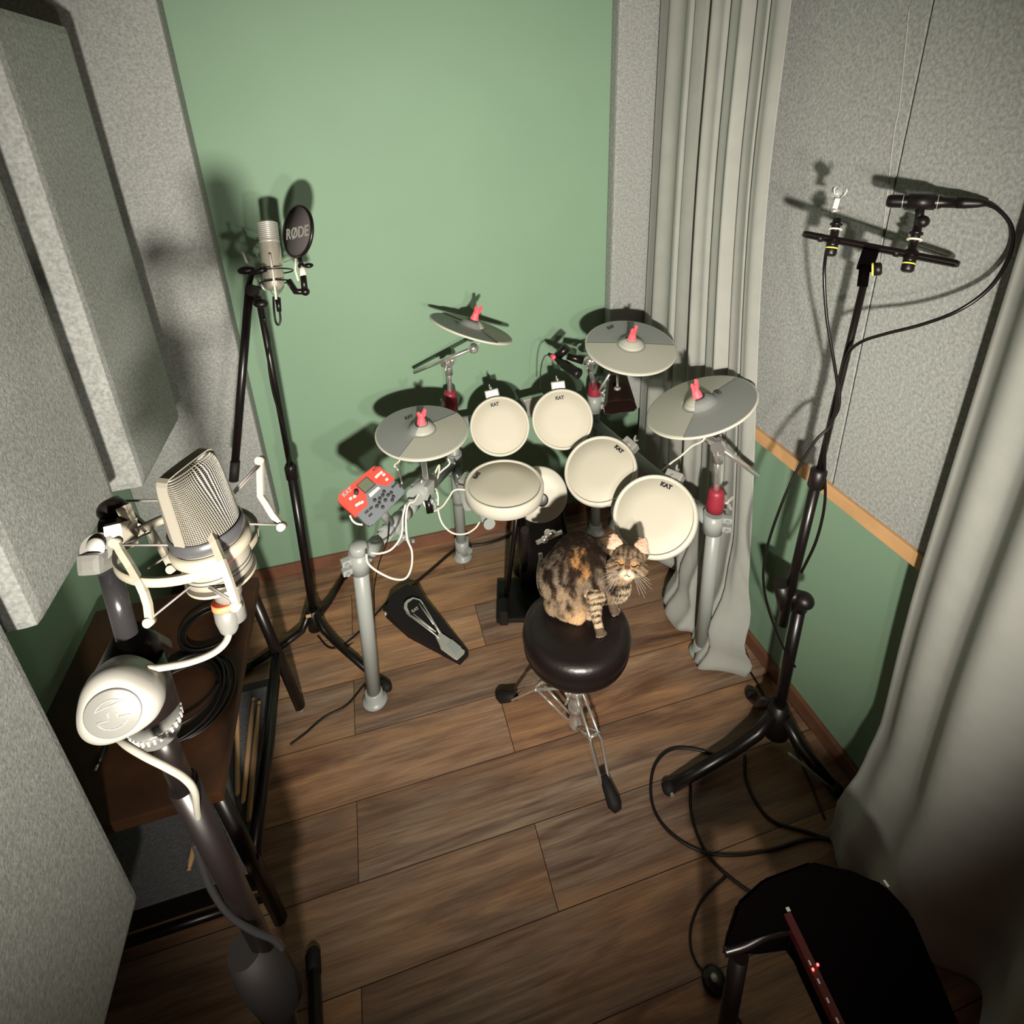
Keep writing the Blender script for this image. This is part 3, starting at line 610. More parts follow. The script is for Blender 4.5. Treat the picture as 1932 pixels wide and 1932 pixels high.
# ================================================================== drum throne
TC = V((0.445, 1.122, 0)); ST = 0.505
th = thing('drum_throne', 'round black leatherette drum stool on chrome double-braced tripod legs', 'stool', TC)
R_ = .149
MB().lathe([(R_ * .90, ST - .098), (R_ * .97, ST - .092), (R_ * 1.0, ST - .078), (R_ * .985, ST - .072), (R_ * 1.0, ST - .060), (R_ * 1.02, ST - .045), (R_ * .995, ST - .022), (R_ * .93, ST - .008), (R_ * .80, ST - .001), (R_ * .5, ST), (0, ST)], TC, (0, 0, 1), 72).build('seat', M['leather'], th)
MB().lathe([(0, ST - .100), (R_ * .88, ST - .100), (R_ * .93, ST - .095), (R_ * .93, ST - .09)], TC, (0, 0, 1), 56).build('seat_base', M['blackm'], th)
MB().lathe([(.0125, .12), (.0125, ST - .10)], TC, (0, 0, 1), 20).build('post', M['chrome'], th)
MB().lathe([(.012, .075), (.022, .08), (.022, .10), (.018, .11), (.018, .15), (.023, .155), (.023, .175), (.017, .18), (.0165, .22), (.026, .225), (.026, .26), (.018, .27), (.016, .31), (.022, .315), (.022, .335), (.013, .345)], TC, (0, 0, 1), 24).build('hub', M['chrome'], th)
for ft in (FZ(945, 1322, 0), FZ(1161, 1530, 0), None):
    if ft is None:
        a1_ = (FZ(945, 1322, 0) - TC); a2_ = (FZ(1161, 1530, 0) - TC); ft = TC + V((.42, .91, 0)).normalized() * .24
    q = ft - TC; q.z = 0; q.normalize(); sd = q.cross(V((0, 0, 1))); L = (ft - TC).length
    leg = MB(); brace = MB()
    for sg in (-1, 1):
        o = sd * sg * .014
        leg.tube([TC + q * .022 + o * .8 + V((0, 0, .24)), TC + q * L * .48 + o + V((0, 0, .165)), TC + q * L * .52 + o * 1.25 + V((0, 0, .155)), TC + q * (L - .055) + o * .9 + V((0, 0, .055)), TC + q * (L - .04) + o * .3 + V((0, 0, .045))], .0042, 8)
        brace.tube([TC + q * .02 + o * .7 + V((0, 0, .10)), TC + q * L * .46 + o * 1.0 + V((0, 0, .168))], .0038, 8)
    leg.tube([TC + q * L * .47 - sd * .02 + V((0, 0, .167)), TC + q * L * .47 + sd * .02 + V((0, 0, .167))], .005, 8)
    lg = leg.build('leg', M['chrome'], th); brace.build('brace', M['chrome'], lg)
    m = MB(); m.tube([TC + q * (L - .062) + V((0, 0, .062)), TC + q * (L - .03) + V((0, 0, .040)), TC + q * (L - .005) + V((0, 0, .024)), TC + q * (L + .012) + V((0, 0, .020))], [.012, .017, .0215, .012], 14); m.build('rubber_foot', M['rubber'], lg)
m = MB(); wing(m, TC + V((-.022, -.012, .245)), (-1, -.5, 0), (0, 0, 1), .9); m.build('wing_bolt', M['chrome'], th)

# ================================================================== bench on the left with cable coil and sticks
bn = thing('side_table', 'low dark-stained wooden table with black metal legs under the felt panels', 'table', (-0.62, 1.21, 0))
BZ = .55; bx0, bx1, by0, by1 = -.86, -.425, .905, 1.525
MB().aabb((bx0, by0, BZ - .03), (bx1, by1, BZ), .003).build('table_top', M['desk'], bn)
for (lx, ly, fx, fy) in ((bx1 - .02, by1 - .03, -.392, 1.487), (bx1 - .02, by0 + .03, bx1 + .02, by0 + .02), (bx0 + .03, by1 - .03, bx0 + .02, by1 - .02), (bx0 + .03, by0 + .03, bx0 + .02, by0 + .02)):
    lgm = MB().tube([V((lx, ly, BZ - .03)), V((fx, fy, .012))], .017, 8).build('leg', M['blackm'], bn)
    MB().tube([V((fx, fy, .0)), V((fx, fy, .018))], .014, 12).build('foot_cap', M['steel'], lgm)
sh = MB().aabb((bx0 + .03, by0 + .01, .17), (bx1 - .0, by1 - .05, .185)).build('shelf', M['blackm'], bn)
MB().aabb((bx0 + .05, by0 + .04, .1855), (bx1 - .012, by1 - .08, .190), .002).build('felt_mat', M['felt_dark'], sh)
m = MB(); m.tube([V((bx1 + .006, by1 - .05, .27)), V((bx1 + .008, 1.2, .255)), V((bx1 + .004, by0 + .02, .27))], .016, 8); m.build('side_rail', M['blackm'], bn)
m = MB(); m.tube([V((bx0 + .02, by0 + .03, .10)), V((bx1 + .0, by0 + .03, .10))], .012, 8); m.build('cross_bar', M['blackm'], bn)
coilc = FZ(345, 1325, BZ)
m = MB(); pts = []
for i in range(9 * 40 + 1):
    a = 2 * PI * i / 40; k = i / 40
    rr = .088 + .010 * math.sin(k * 2.3) + .006 * math.sin(a * 1.0 + k)
    pts.append(coilc + V((rr * 1.05 * math.cos(a) + .012 * math.sin(k * 1.7), rr * 1.25 * math.sin(a) + .010 * math.cos(k * 1.3), .0065 + .0052 * (k % 5) + .002 * math.sin(a * 3))))
m.tube(pts, .0032, 7); tag(m.build('coiled_cable', M['black'], origin=coilc), 'coil of black microphone cable lying on the low wooden table', 'cable')
c2 = coilc + V((.03, .20, 0)); m = MB(); pts = []
for i in range(4 * 40 + 1):
    a = 2 * PI * i / 40; k = i / 40; rr = .070 + .008 * math.sin(k * 2.1)
    pts.append(c2 + V((rr * math.cos(a), rr * 1.0 * math.sin(a), .006 + .005 * k)))
m.tube(pts, .003, 7); tag(m.build('coiled_cable', M['black'], origin=c2), 'smaller coil of black cable at the far end of the wooden table', 'cable')
for (a, b, lab) in (((186, 1440, 183, 1447), None, 'silver jack plug tip of a cable at the left of the wooden table'), ((418, 1290, 416, 1300), None, 'silver jack plug tip at the right edge of the wooden table')):
    p, q = FZ(a[0], a[1], BZ + .006), FZ(a[2], a[3], BZ + .006); e = (q - p).normalized()
    t = thing('jack_plug', lab, 'plug', p - V((0, 0, .006)))
    MB().tube([p, q + e * .008], .0035, 8).build('tip', M['chrome'], t); MB().tube([p - e * .035, p], .006, 10).build('sleeve', M['black'], t)
def stick(label, a, b, z=.197, ma='stick'):
    p, q = FZ(a[0], a[1], z), FZ(b[0], b[1], z); e = (q - p).normalized(); L = (q - p).length
    t = thing('drumstick', label, 'drumstick', p - V((0, 0, .007)), 'wooden drumsticks on the lower shelf')
    MB().lathe([(.004, 0), (.0065, .004), (.007, .02), (.007, L * .72), (.0045, L * .93), (.003, L * .965)], p, e, 14).build('shaft', M[ma], t)
    MB().lathe([(.003, L * .962), (.0052, L * .975), (.005, L * .99), (.002, L), (0, L)], p, e, 14).build('tip', M[ma], t)
stick('wooden drumstick on the grey mat, leftmost of three below the table edge', (448, 1500), (447, 1315))
stick('wooden drumstick on the grey mat, middle one of three', (459, 1515), (478, 1316))
stick('wooden drumstick on the grey mat, closest to the black rail', (469, 1550), (489, 1322))
stick('short visible drumstick at the near end of the grey mat', (372, 1570), (356, 1642))
br_ = thing('striped_stick', 'pale stick with slanted stripes lying under the near table edge', 'stick', FZ(430, 1610, .2))
p, q = FZ(392, 1528, .21), FZ(470, 1702, .21); MB().tube([p, q], .009, 12).build('shaft', M['stick'], br_)
e = (q - p)
for i in range(10): MB().tube([p + e * (.05 + i * .095), p + e * (.085 + i * .095)], .0096, 12).build('stripe', M['desk'], br_)

# ================================================================== rear microphone on its stand
def tube_pts(name, pts, r, ma, par, n=12): return MB().tube(pts, r, n).build(name, M[ma], par)
sB = FZ(600, 1197, 0)
s1 = thing('microphone_stand', 'tall black boom microphone stand at the back left by the green wall', 'microphone stand', sB)
topS = FD(490, 572, 1.68); mid = FD(549, 888, 1.98)
hubz = .16
tube_pts('lower_tube', [sB + V((0, 0, .05)), lerp(sB, mid, 1.0)], .0155, 'blackm', s1, 16)
tube_pts('upper_tube', [mid, topS], .0095, 'blackm', s1)
dd = (topS - mid).normalized(); MB().lathe([(.012, -.035), (.020, -.03), (.020, .015), (.014, .03)], mid, dd, 20).build('height_clutch', M['black'], s1)
m = MB(); m.tube([sB + V((0, 0, .04)), sB + V((0, 0, .13))], [.030, .022], 16); m.build('leg_hub', M['black'], s1)
MB().box(sB + V((-.012, -.03, .13)), (.018, .004, .012)).build('sticker', M['pine'], s1)
for tip in (FZ(733, 1298, .014), FZ(655, 1076, .014), FZ(452, 1268, .014)):
    m = MB(); q = tip - sB; q.z = 0; q.normalize()
    m.tube([sB + q * .015 + V((0, 0, .12)), sB + q * .05 + V((0, 0, .055)), sB + q * .12 + V((0, 0, .035)), tip - q * .03], [.012, .013, .0125, .012], 12); lg = m.build('leg', M['blackm'], s1)
    m = MB(); m.tube([tip - q * .04, tip - q * .005, tip + q * .008], [.0155, .017, .010], 12); m.build('rubber_foot', M['rubber'], lg)
piv = FD(478, 548, 1.60)
m = MB(); m.tube([piv + V((0, .04, -.02)), piv + V((0, -.03, .01))], .016, 14); m.tube([FD(486, 572, 1.66), FD(482, 545, 1.62)], .014, 12); m.ball(FD(493, 573, 1.64), .016, (1.2, 1, .8)); m.build('boom_clutch', M['black'], s1)
tube_pts('boom_tail', [FD(470, 548, 1.62), FD(441, 905, 1.72)], .0115, 'blackm', s1)
tube_pts('boom_tail_end', [FD(444, 870, 1.71), FD(441, 907, 1.72)], .0135, 'rubber', s1)
tube_pts('boom_arm', [FD(467, 545, 1.60), FD(476, 515, 1.58), FD(500, 508, 1.56)], .008, 'blackm', s1)
m = MB(); m.ball(FD(465, 510, 1.58), .013, (1.8, 1, .9)); m.build('boom_knob', M['black'], s1)
cab('thin black cable taped down the rear microphone stand', [FD(498, 600, 1.68), FD(508, 640, 1.72), FD(506, 680, 1.75), FD(515, 740, 1.80), FD(533, 800, 1.86), FD(545, 850, 1.93), FD(546, 890, 1.96), FD(556, 960, 2.03), FD(572, 1040, 2.10), FD(592, 1140, 2.17), FD(598, 1185, 2.2)], .003, 'black')
cab('thin black cable on the floor from the rear stand towards the table', [FZ(600, 1200, .005), FZ(622, 1222, .005), FZ(650, 1215, .005), FZ(690, 1180, .005), FZ(735, 1130, .005)], .003, 'black')
cab('thin black cable crossing the floor planks beside the front left rack foot', [FZ(715, 1282, .005), FZ(690, 1290, .005), FZ(655, 1330, .005), FZ(610, 1355, .005), FZ(575, 1385, .005), FZ(548, 1405, .005)], .003, 'black')
cab('thin black cable hanging from the left tube down to the planks', [FD(735, 985, 1.78), FD(731, 1020, 1.85), FD(716, 1060, 1.95), FD(706, 1110, 2.05), FD(706, 1150, 2.10), FZ(700, 1190, .004), FZ(650, 1222, .004)], .0022, 'black')
# silver condenser microphone in shock mount
rm = thing('condenser_microphone', 'silver condenser microphone in a wire shock mount beside the round pop filter', 'microphone', FD(515, 540, 1.62))
ma0, ma1 = FD(519, 548, 1.62), FD(504, 418, 1.62); ax = (ma1 - ma0).normalized(); L = (ma1 - ma0).length
camx = (R0 - ax * R0.dot(ax)).normalized()
MB().lathe([(0, 0), (.018, .002), (.025, .010), (.0275, L * .18), (.0275, L * .60), (.0262, L * .68), (.0262, L * .69)], ma0, ax, 36).build('body', M['rearmic'], rm)
MB().lathe([(.0262, L * .685), (.0270, L * .695), (.0270, L * .72), (.0262, L * .73)], ma0, ax, 36).build('collar', M['silverpaint'], rm)
m = MB()
for i in range(9):
    h = L * (.735 + .028 * i); m.lathe([(.0215, h - .001), (.0268, h + .0012), (.0268, h + .0028), (.0215, h + .0045)], ma0, ax, 30, cap=False)
m.lathe([(.0215, L * .73), (.0215, L * .985), (.018, L), (0, L)], ma0, ax, 30)
m.build('grille', M['silverpaint'], rm)
rc = FD(517, 512, 1.62)
m = MB()
for h, rr in ((0, .050), (-.03, .040)): m.tube([rc + ax * h + (camx * math.cos(a * 2 * PI / 30) + ax.cross(camx) * math.sin(a * 2 * PI / 30)) * rr for a in range(31)], .0022, 6)
m.build('shock_ring', M['blackm'], rm)
for k, (x0, y0, x1, y1, x2, y2, dz) in enumerate(((458, 476, 473, 515, 471, 553, -.01), (509, 480, 515, 515, 521, 565, -.045), (558, 488, 557, 510, 563, 530, .02), (488, 524, 494, 540, 500, 548, .05))):
    m = MB(); m.tube([FD(x0, y0, 1.62 + dz), FD(x1, y1, 1.62 + dz), FD(x2, y2, 1.62 + dz)], .0032, 8); m.build('shock_arm', M['cream'] if k != 3 else M['silverpaint'], rm)
m = MB()
for a, b in (((510, 482), (492, 500)), ((510, 482), (530, 500)), ((460, 478), (495, 492)), ((557, 487), (535, 495)), ((520, 562), (504, 540)), ((520, 562), (536, 540))): m.tube([FD(a[0], a[1], 1.60), FD(b[0], b[1], 1.61)], .0010, 5)
m.build('elastic_cord', M['elastic'], rm)
cab('black plug and looped cable hanging under the silver condenser microphone', [FD(524, 560, 1.62), FD(528, 590, 1.62), FD(529, 605, 1.62), FD(525, 613, 1.62), FD(520, 606, 1.62), FD(517, 585, 1.62), FD(516, 560, 1.63)], .003, 'black')
m = MB(); m.tube([FD(524, 562, 1.62), FD(527, 588, 1.62)], [.008, .006], 10); m.build('plug', M['blackm'], rm)
# pop filter
pf = thing('pop_filter', 'round dark pop filter disc with pale lettering in front of the silver microphone', 'pop filter', FD(561, 437, 1.60))
pc = FD(562, 437, 1.60); pn_ = (-R2 * 1.0 - R0 * .80 + R1 * .0); pn_.normalize(); px_, pu_, pn_ = basis(pn_, -R1)
PR = .0725
MB().lathe([(PR * .93, -.004), (PR, -.004), (PR * 1.02, 0), (PR, .004), (PR * .93, .004)], pc, pn_, 64, up=pu_, cap=False).build('frame', M['blackm'], pf)
MB().lathe([(0, .0015), (PR * .94, .0015), (PR * .94, -.0015), (0, -.0015)], pc, pn_, 48, up=pu_, cap=False).build('fabric', M['popfab'], pf)
text_mb('RODE', .042, pc + pn_ * .0026 - pu_ * .004, px_, pu_, .0003, bold=.0009).build('lettering', M['print'], pf)
MB().tube([pc + pn_ * .003 - pu_ * .020 - px_ * .0205, pc + pn_ * .003 + pu_ * .0125 - px_ * .0035], .0012, 6).build('letter_slash', M['print'], pf)
m = MB(); m.tube([FD(566, 486, 1.60), FD(569, 503, 1.60)], .006, 8); m.ball(FD(569, 502, 1.60), .010); m.ball(FD(582, 501, 1.59), .009, (1.5, 1, .8)); m.build('joint', M['blackm'], pf)
MB().tube([FD(570, 505, 1.60), FD(572, 521, 1.60)], .0085, 12).build('arm_sleeve', M['cream'], pf)
m = MB(); m.tube([FD(572, 520, 1.60), FD(575, 548, 1.60)], .0085, 12); m.ball(FD(576, 550, 1.60), .012); m.tube([FD(576, 550, 1.60), FD(558, 550, 1.60), FD(545, 530, 1.61)], .009, 10); m.build('arm', M['blackm'], pf)

# ================================================================== stereo bar stand on the right
rb = FZ(1457, 1398, 0)
s2 = thing('microphone_stand', 'tall black stand on the right carrying a horizontal stereo bar', 'microphone stand', rb)
j0 = FD(1508, 1148, 1.60); u0 = FD(1476, 1178, 1.61); u1 = FD(1630, 535, 1.235)
tube_pts('lower_tube', [rb + V((0, 0, .08)), j0], .0165, 'blackm', s2, 16)
sp = lerp(u0, u1, .50); tube_pts('middle_tube', [u0, sp], .0125, 'blackm', s2, 14); tube_pts('upper_tube', [sp, u1], .0075, 'blackm', s2, 12)
dd = (u1 - u0).normalized()
MB().lathe([(.014, -.035), (.019, -.028), (.019, .018), (.010, .024)], sp, dd, 20).build('height_clutch', M['black'], s2)
m = MB(); m.tube([FD(1474, 1100, 1.57), FD(1482, 1145, 1.60)], .021, 14); m.tube([FD(1480, 1118, 1.58), FD(1516, 1130, 1.57)], .020, 14); m.ball(FD(1517, 1133, 1.56), .026, (1, 1, .9)); m.tube([FD(1512, 1130, 1.58), j0], .020, 12); m.build('boom_clutch', M['black'], s2)
m = MB(); m.tube([rb + V((0, 0, .05)), rb + V((0, 0, .17))], [.040, .024], 18); m.build('leg_hub', M['black'], s2)
for i, tip in enumerate((FZ(1262, 1487, .018), FZ(1578, 1490, .018), FZ(1418, 1312, .018))):
    q = tip - rb; q.z = 0; L = q.length; q.normalize()
    m = MB(); m.tube([rb + q * .02 + V((0, 0, .13)), rb + q * .07 + V((0, 0, .075)), rb + q * min(.16, L * .6) + V((0, 0, .048)), tip - q * .01], [.017, .019, .0175, .0165], 12); lg = m.build('leg', M['blackm'], s2)
    m = MB(); m.ball(tip, .020, (1, 1, .9)); m.build('rubber_foot', M['rubber'], lg)
    if i == 0: MB().tube([tip + V((-.002, -.018, .006)), tip + V((-.003, -.024, .008))], .006, 10).build('foot_screw', M['chrome'], lg)
    if i == 1: MB().tube([FZ(1487, 1420, .085), FZ(1574, 1491, .040)], .0040, 8).build('leg_trim', M['champ'], lg)
bar0, bar1 = FD(1514, 441, 1.27), FD(1811, 499, 1.12)
be = (bar1 - bar0).normalized(); bu = (V((0, 0, 1)) - be * be.z).normalized(); bf = be.cross(bu); bu2 = (bu * .78 - bf * .62).normalized(); bf2 = be.cross(bu2)
sb = thing('stereo_bar', 'black slotted bar on top of the right stand holding two clips', 'microphone bar', (bar0 + bar1) / 2)
m = MB(); BL = (bar1 - bar0).length; bw = .0105
def bpt(t, w, h=0): return bar0 + be * (t * BL) + bf * w + bu * h
out = []; inn = []
for k in range(13): a = -PI / 2 - PI * k / 12; out.append((bw + math.cos(a) * bw, math.sin(a) * bw)); inn.append((bw + math.cos(a) * bw * .45, math.sin(a) * bw * .45))
for k in range(13): a = PI / 2 - PI * k / 12; out.append((BL - bw + math.cos(a) * bw, math.sin(a) * bw)); inn.append((BL - bw + math.cos(a) * bw * .45, math.sin(a) * bw * .45))
ringv = []
for (x, y) in out: ringv.append([m.bm.verts.new(bar0 + be * x + bf2 * y + bu2 * h) for h in (-.0035, .0035)])
ringi = []
for (x, y) in inn: ringi.append([m.bm.verts.new(bar0 + be * x + bf2 * y + bu2 * h) for h in (-.0035, .0035)])
n_ = len(out)
for k in range(n_):
    j = (k + 1) % n_
    m.face((ringv[k][0], ringv[j][0], ringv[j][1], ringv[k][1])); m.face((ringi[k][0], ringi[k][1], ringi[j][1], ringi[j][0]))
    m.face((ringv[k][1], ringv[j][1], ringi[j][1], ringi[k][1])); m.face((ringv[k][0], ringi[k][0], ringi[j][0], ringv[j][0]))
m.build('slotted_bar', M['blackm'], sb)
bd = lambda x: 1.27 + (x - 1514) / (1811 - 1514) * (1.12 - 1.27)
m = MB(); d0 = bd(1635); m.box(FD(1637, 490, d0), (.030, .018, .046), (be, bf, bu), .005); m.tube([FD(1632, 502, d0), FD(1627, 540, d0 + .0)], .010, 14); m.build('center_mount', M['cloth'], sb)
m = MB(); m.lathe([(.0135, 0), (.0135, .012), (.010, .015), (0, .015)], FD(1648, 508, d0 - .01), (R0 - R2 * .6).normalized(), 24); m.build('clamp_knob', M['black'], sb)
MB().lathe([(.0142, -.0035), (.0142, 0)], FD(1648, 508, d0 - .01), (R0 - R2 * .6).normalized(), 24).build('knob_ring', M['yellow'], sb)
for (xb, yb, xt, yt, nm) in ((1570, 462, 1580, 412, 0), (1716, 491, 1732, 425, 1)):
    dk = bd(xb); a, b = FD(xb, yb, dk), FD(xt, yt, dk - .004); e = (b - a).normalized(); L = (b - a).length
    t = MB().lathe([(.0115, -.004), (.012, 0), (.012, L * .28), (.0085, L * .32), (.0085, L * .72), (.0125, L * .74), (.0125, L * .80), (.0085, L * .82), (.0080, L)], a, e, 24).build('clip_post', M['blackm'], sb)
    MB().lathe([(.0130, L * .56), (.0140, L * .57), (.0140, L * .605), (.0130, L * .615)], a, e, 24).build('washer', M['cream'], t)
    MB().lathe([(.0085, -.024), (.0118, -.020), (.0118, -.008), (.0105, -.004)], a, e, 20).build('lower_knob', M['black'], t)
    MB().lathe([(.0122, -.0085), (.0122, -.0055)], a, e, 24).build('knob_ring', M['yellow'], t)
    MB().lathe([(.0, 0), (.009, 0), (.009, .008), (.007, .010), (0, .010)], a + e * .010 - be * .02, -be, 14).build('side_knob', M['black'], t)
m = MB(); dk = bd(1580); e = FD(1578, 385, dk); m.box(e, (.010, .012, .026), (be, bf, bu), .001); m.tube([FD(1570, 398, dk), FD(1586, 396, dk)], .004, 8)
for sg in (-1, 1): m.tube([e + bu * .014 + be * sg * .004, e + bu * .022 + be * sg * .010, e + bu * .030 + be * sg * .0125, e + bu * .038 + be * sg * .008], .0022, 6)
m.build('empty_clip', M['steel'], sb)
m = MB(); cc = FD(1577, 363, dk); m.lathe([(.0105, 0), (.0125, 0), (.0125, .020), (.0105, .020)], cc, (R0 * .6 + R2 * .8).normalized(), 24, cap=False); ec = m.build('clip_ring', M['steel'], sb)
so = ec.modifiers.new('t', 'SOLIDIFY'); so.thickness = .001
MB().lathe([(0, 0), (.0105, 0), (.0105, -.001), (0, -.001)], cc, (R0 * .6 + R2 * .8).normalized(), 24).build('end_disc', M['tubegrey'], sb)
# pencil condenser on the right clip
pm = thing('pencil_microphone', 'black pencil microphone lying horizontally in the right clip', 'microphone', FD(1740, 385, 1.14))
q0, q1 = FD(1672, 379, 1.165), FD(1838, 383, 1.085); e = (q1 - q0).normalized(); L = (q1 - q0).length
MB().lathe([(0, 0), (.010, .001), (.0125, .006), (.013, .012), (.013, L * .62), (.0105, L * .66), (.0105, L * .84)], q0, e, 28).build('body', M['blackm'], pm)
MB().lathe([(.0110, L * .82), (.0112, L * .90), (.0085, L * 1.05), (.0045, L * 1.17)], q0, e, 20).build('plug_boot', M['black'], pm)
for f in (.20, .60): MB().lathe([(.0132, L * f), (.0132, L * f + .0012)], q0, e, 28).build('ring', M['steel'], pm)
m = MB(); c_ = lerp(q0, q1, .42) ; m.tube([c_ - e * .022, c_ + e * .022], .0155, 20); m.tube([c_ - bu * .008, FD(1733, 425, 1.14)], .008, 12); m.ball(FD(1741, 418, 1.13), .012); m.build('clip', M['black'], sb)
G2 = 'black cables clipped to the right stand'
cab('black cable sweeping from the pencil microphone back to the right stand', [FD(1855, 383, 1.075), FD(1885, 397, 1.06), FD(1909, 430, 1.05), FD(1905, 480, 1.05), FD(1870, 540, 1.06), FD(1810, 585, 1.09), FD(1740, 612, 1.14), FD(1670, 630, 1.19), FD(1625, 645, 1.23), FD(1600, 668, 1.27), FD(1585, 720, 1.31), FD(1582, 770, 1.33), FD(1560, 815, 1.36), FD(1556, 880, 1.40), FD(1556, 950, 1.43), FD(1540, 1020, 1.47), FD(1512, 1080, 1.52)], .0036, 'blackm', G2)
cab('black cable hanging from the left clip down past the right stand pole', [FD(1558, 478, 1.25), FD(1555, 520, 1.25), FD(1560, 600, 1.27), FD(1573, 680, 1.29), FD(1580, 740, 1.31), FD(1568, 800, 1.34), FD(1540, 830, 1.36), FD(1505, 885, 1.39), FD(1475, 950, 1.42), FD(1448, 1030, 1.47), FD(1440, 1090, 1.51), FD(1450, 1150, 1.55), FD(1475, 1215, 1.60), FD(1500, 1258, 1.62)], .0034, 'blackm', G2)
G3 = 'black cables lying on the floor at the right'
def fcab(label, pts, r=.0042): cab(label, [FZ(x, y, r + .001 if len(p) < 1 else r) for (x, y) in pts for p in [()]], r, 'black', G3)
fcab('black cable making the widest loop on the floor left of the right stand', [(1352, 1424), (1300, 1412), (1262, 1416), (1235, 1445), (1228, 1495), (1240, 1540), (1275, 1580), (1330, 1608), (1395, 1613), (1460, 1602), (1530, 1582), (1590, 1590), (1650, 1622), (1705, 1665), (1750, 1725)])
fcab('black cable running from under the stand leg to the black case', [(1303, 1480), (1304, 1530), (1318, 1580), (1345, 1625), (1385, 1662), (1440, 1700)])
fcab('black cable curving from the stand hub towards the near curtain', [(1405, 1425), (1407, 1465), (1425, 1510), (1460, 1550), (1530, 1572), (1600, 1600), (1680, 1650), (1740, 1720), (1775, 1800)])
fcab('straight black cable behind the right stand to the near curtain', [(1470, 1345), (1500, 1410), (1530, 1480), (1556, 1545)], .003)
fcab('black cable looping down to a round black cable winder', [(1372, 1652), (1330, 1690), (1306, 1740), (1303, 1785), (1316, 1820), (1335, 1838)], .003)
fcab('black cable leaving the round black winder to the frame edge', [(1348, 1868), (1375, 1895), (1400, 1935), (1410, 1960)], .003)
fcab('black cable across the curtain hem to the right stand base', [(1338, 1180), (1362, 1205), (1395, 1240), (1420, 1275), (1440, 1310), (1450, 1340)], .0035)
cw = thing('foot_switch', 'small round black foot switch on the floor at the bottom edge', 'foot switch', FZ(1346, 1855, 0))
MB().lathe([(.022, 0), (.026, .004), (.026, .016), (.018, .022), (0, .023)], FZ(1346, 1855, 0), (0, 0, 1), 28).build('body', M['blackm'], cw)
MB().lathe([(.008, 0), (.008, .004), (0, .005)], FZ(1346, 1855, 0) + V((0, 0, .022)), (0, 0, 1), 18).build('button', M['steel'], cw)

# ================================================================== black equipment case at the bottom right
CZ = .52
ec = thing('equipment_case', 'black covered equipment case at the bottom right corner with an edge coloured to look lit red', 'equipment case', FZ(1560, 1800, CZ) * V((1, 1, 0)).x if False else V((.56, .33, 0)))
top_ = [(1368, 1768), (1390, 1700), (1440, 1655), (1530, 1622), (1605, 1642), (1668, 1664), (1722, 1722), (1775, 1850), (1840, 1990), (1640, 2040), (1583, 1932), (1512, 1788), (1496, 1742), (1440, 1760)]
MB().prism([FZ(x, y, CZ - .09) + (FZ(x, y, CZ) - FZ(x, y, CZ - .09)) * V((1, 1, 0)).x if False else V((FZ(x, y, CZ).x, FZ(x, y, CZ).y, CZ - .07)) for x, y in top_], (0, 0, .07), .006).build('cover', M['cloth'], ec)
e0, e1 = FZ(1500, 1758, CZ - .012), FZ(1583, 1932, CZ - .012); e = (e1 - e0).normalized(); w_ = e.cross(V((0, 0, 1))); w_ = w_ if w_.x < 0 else -w_
ee = MB().box((e0 + e1) / 2 + e * .04 + w_ * .004 + V((0, 0, .006)), ((e1 - e0).length + .12, .014, .020), (e, w_, V((0, 0, 1))), .002).build('glow_tinted_edge', M['redglow'], ec)  # edge tinted dark red to stand in for the red glow on it
for i in range(7):
    p = e0 + e * (.045 + i * .022) + w_ * .0065 + V((0, 0, .0162)); MB().box(p, (.006, .0025, .002), (e, w_, V((0, 0, 1)))).build('contact', M['steel'], ee)
for x, y in ((1534, 1829), (1543, 1820)):
    MB().ball(FZ(x, y, CZ + .006), .0022, seg=10).build('red_light', M['redled'], ec)
MB().box(FZ(1487, 1716, CZ + .001), (.006, .006, .002)).build('corner_stud', M['steel'], ec)
MB().box(FZ(1672, 1667, CZ + .001), (.004, .010, .002)).build('corner_stud', M['steel'], ec)
MB().tube(smooth_path([FZ(1366, 1796, CZ - .04), FZ(1405, 1784, CZ - .03), FZ(1450, 1762, CZ - .02), FZ(1498, 1752, CZ - .03)]), .0075, 12).build('handle', M['blackm'], ec)
for (x, y) in ((1395, 1800), (1690, 1740)):
    p = FZ(x, y, CZ - .07); MB().tube([p, V((p.x - .01, p.y - .02, .0))], .016, 12).build('leg', M['blackm'], ec)
for (dx, dy) in ((.48, .12), (.70, .10)):
    MB().tube([V((dx, dy, CZ - .06)), V((dx, dy, 0))], .016, 12).build('leg', M['blackm'], ec)

# ================================================================== big microphone close to the camera
bm = thing('studio_microphone', 'large champagne studio microphone with wire mesh head, close to the camera', 'microphone', FD(418, 1085, .56))
B0 = FD(417, 1078, .555); up_ = (V((0, 0, 1)) - R0 * .035).normalized()
fy = V((.87, -.50, 0)); fy = (fy - up_ * fy.dot(up_)).normalized(); fx = fy.cross(up_).normalized()   # fy: thin axis (face normal), fx: wide axis
if fx.dot(V((-.67, -.74, 0))) < 0: fx = -fx
MB().lathe([(.0, -.001), (.026, 0), (.0298, .004), (.0298, .046)], B0, up_, 56).build('body', M['champmic'], bm)
MB().lathe([(.0300, .010), (.0303, .0102), (.0303, .0108), (.0300, .011)], B0, up_, 56).build('groove', M['ink'], bm)
MB().lathe([(.0300, .0145), (.0303, .0147), (.0303, .0153), (.0300, .0155)], B0, up_, 56).build('groove', M['ink'], bm)
MB().lathe([(.0306, .044), (.0322, .045), (.0322, .056), (.0306, .057)], B0, up_, 56, cap=False).build('head_ring', mat('dark_ring', (.05, .05, .055), .3, .3), bm)
HB = B0 + up_ * .050; HH = .072
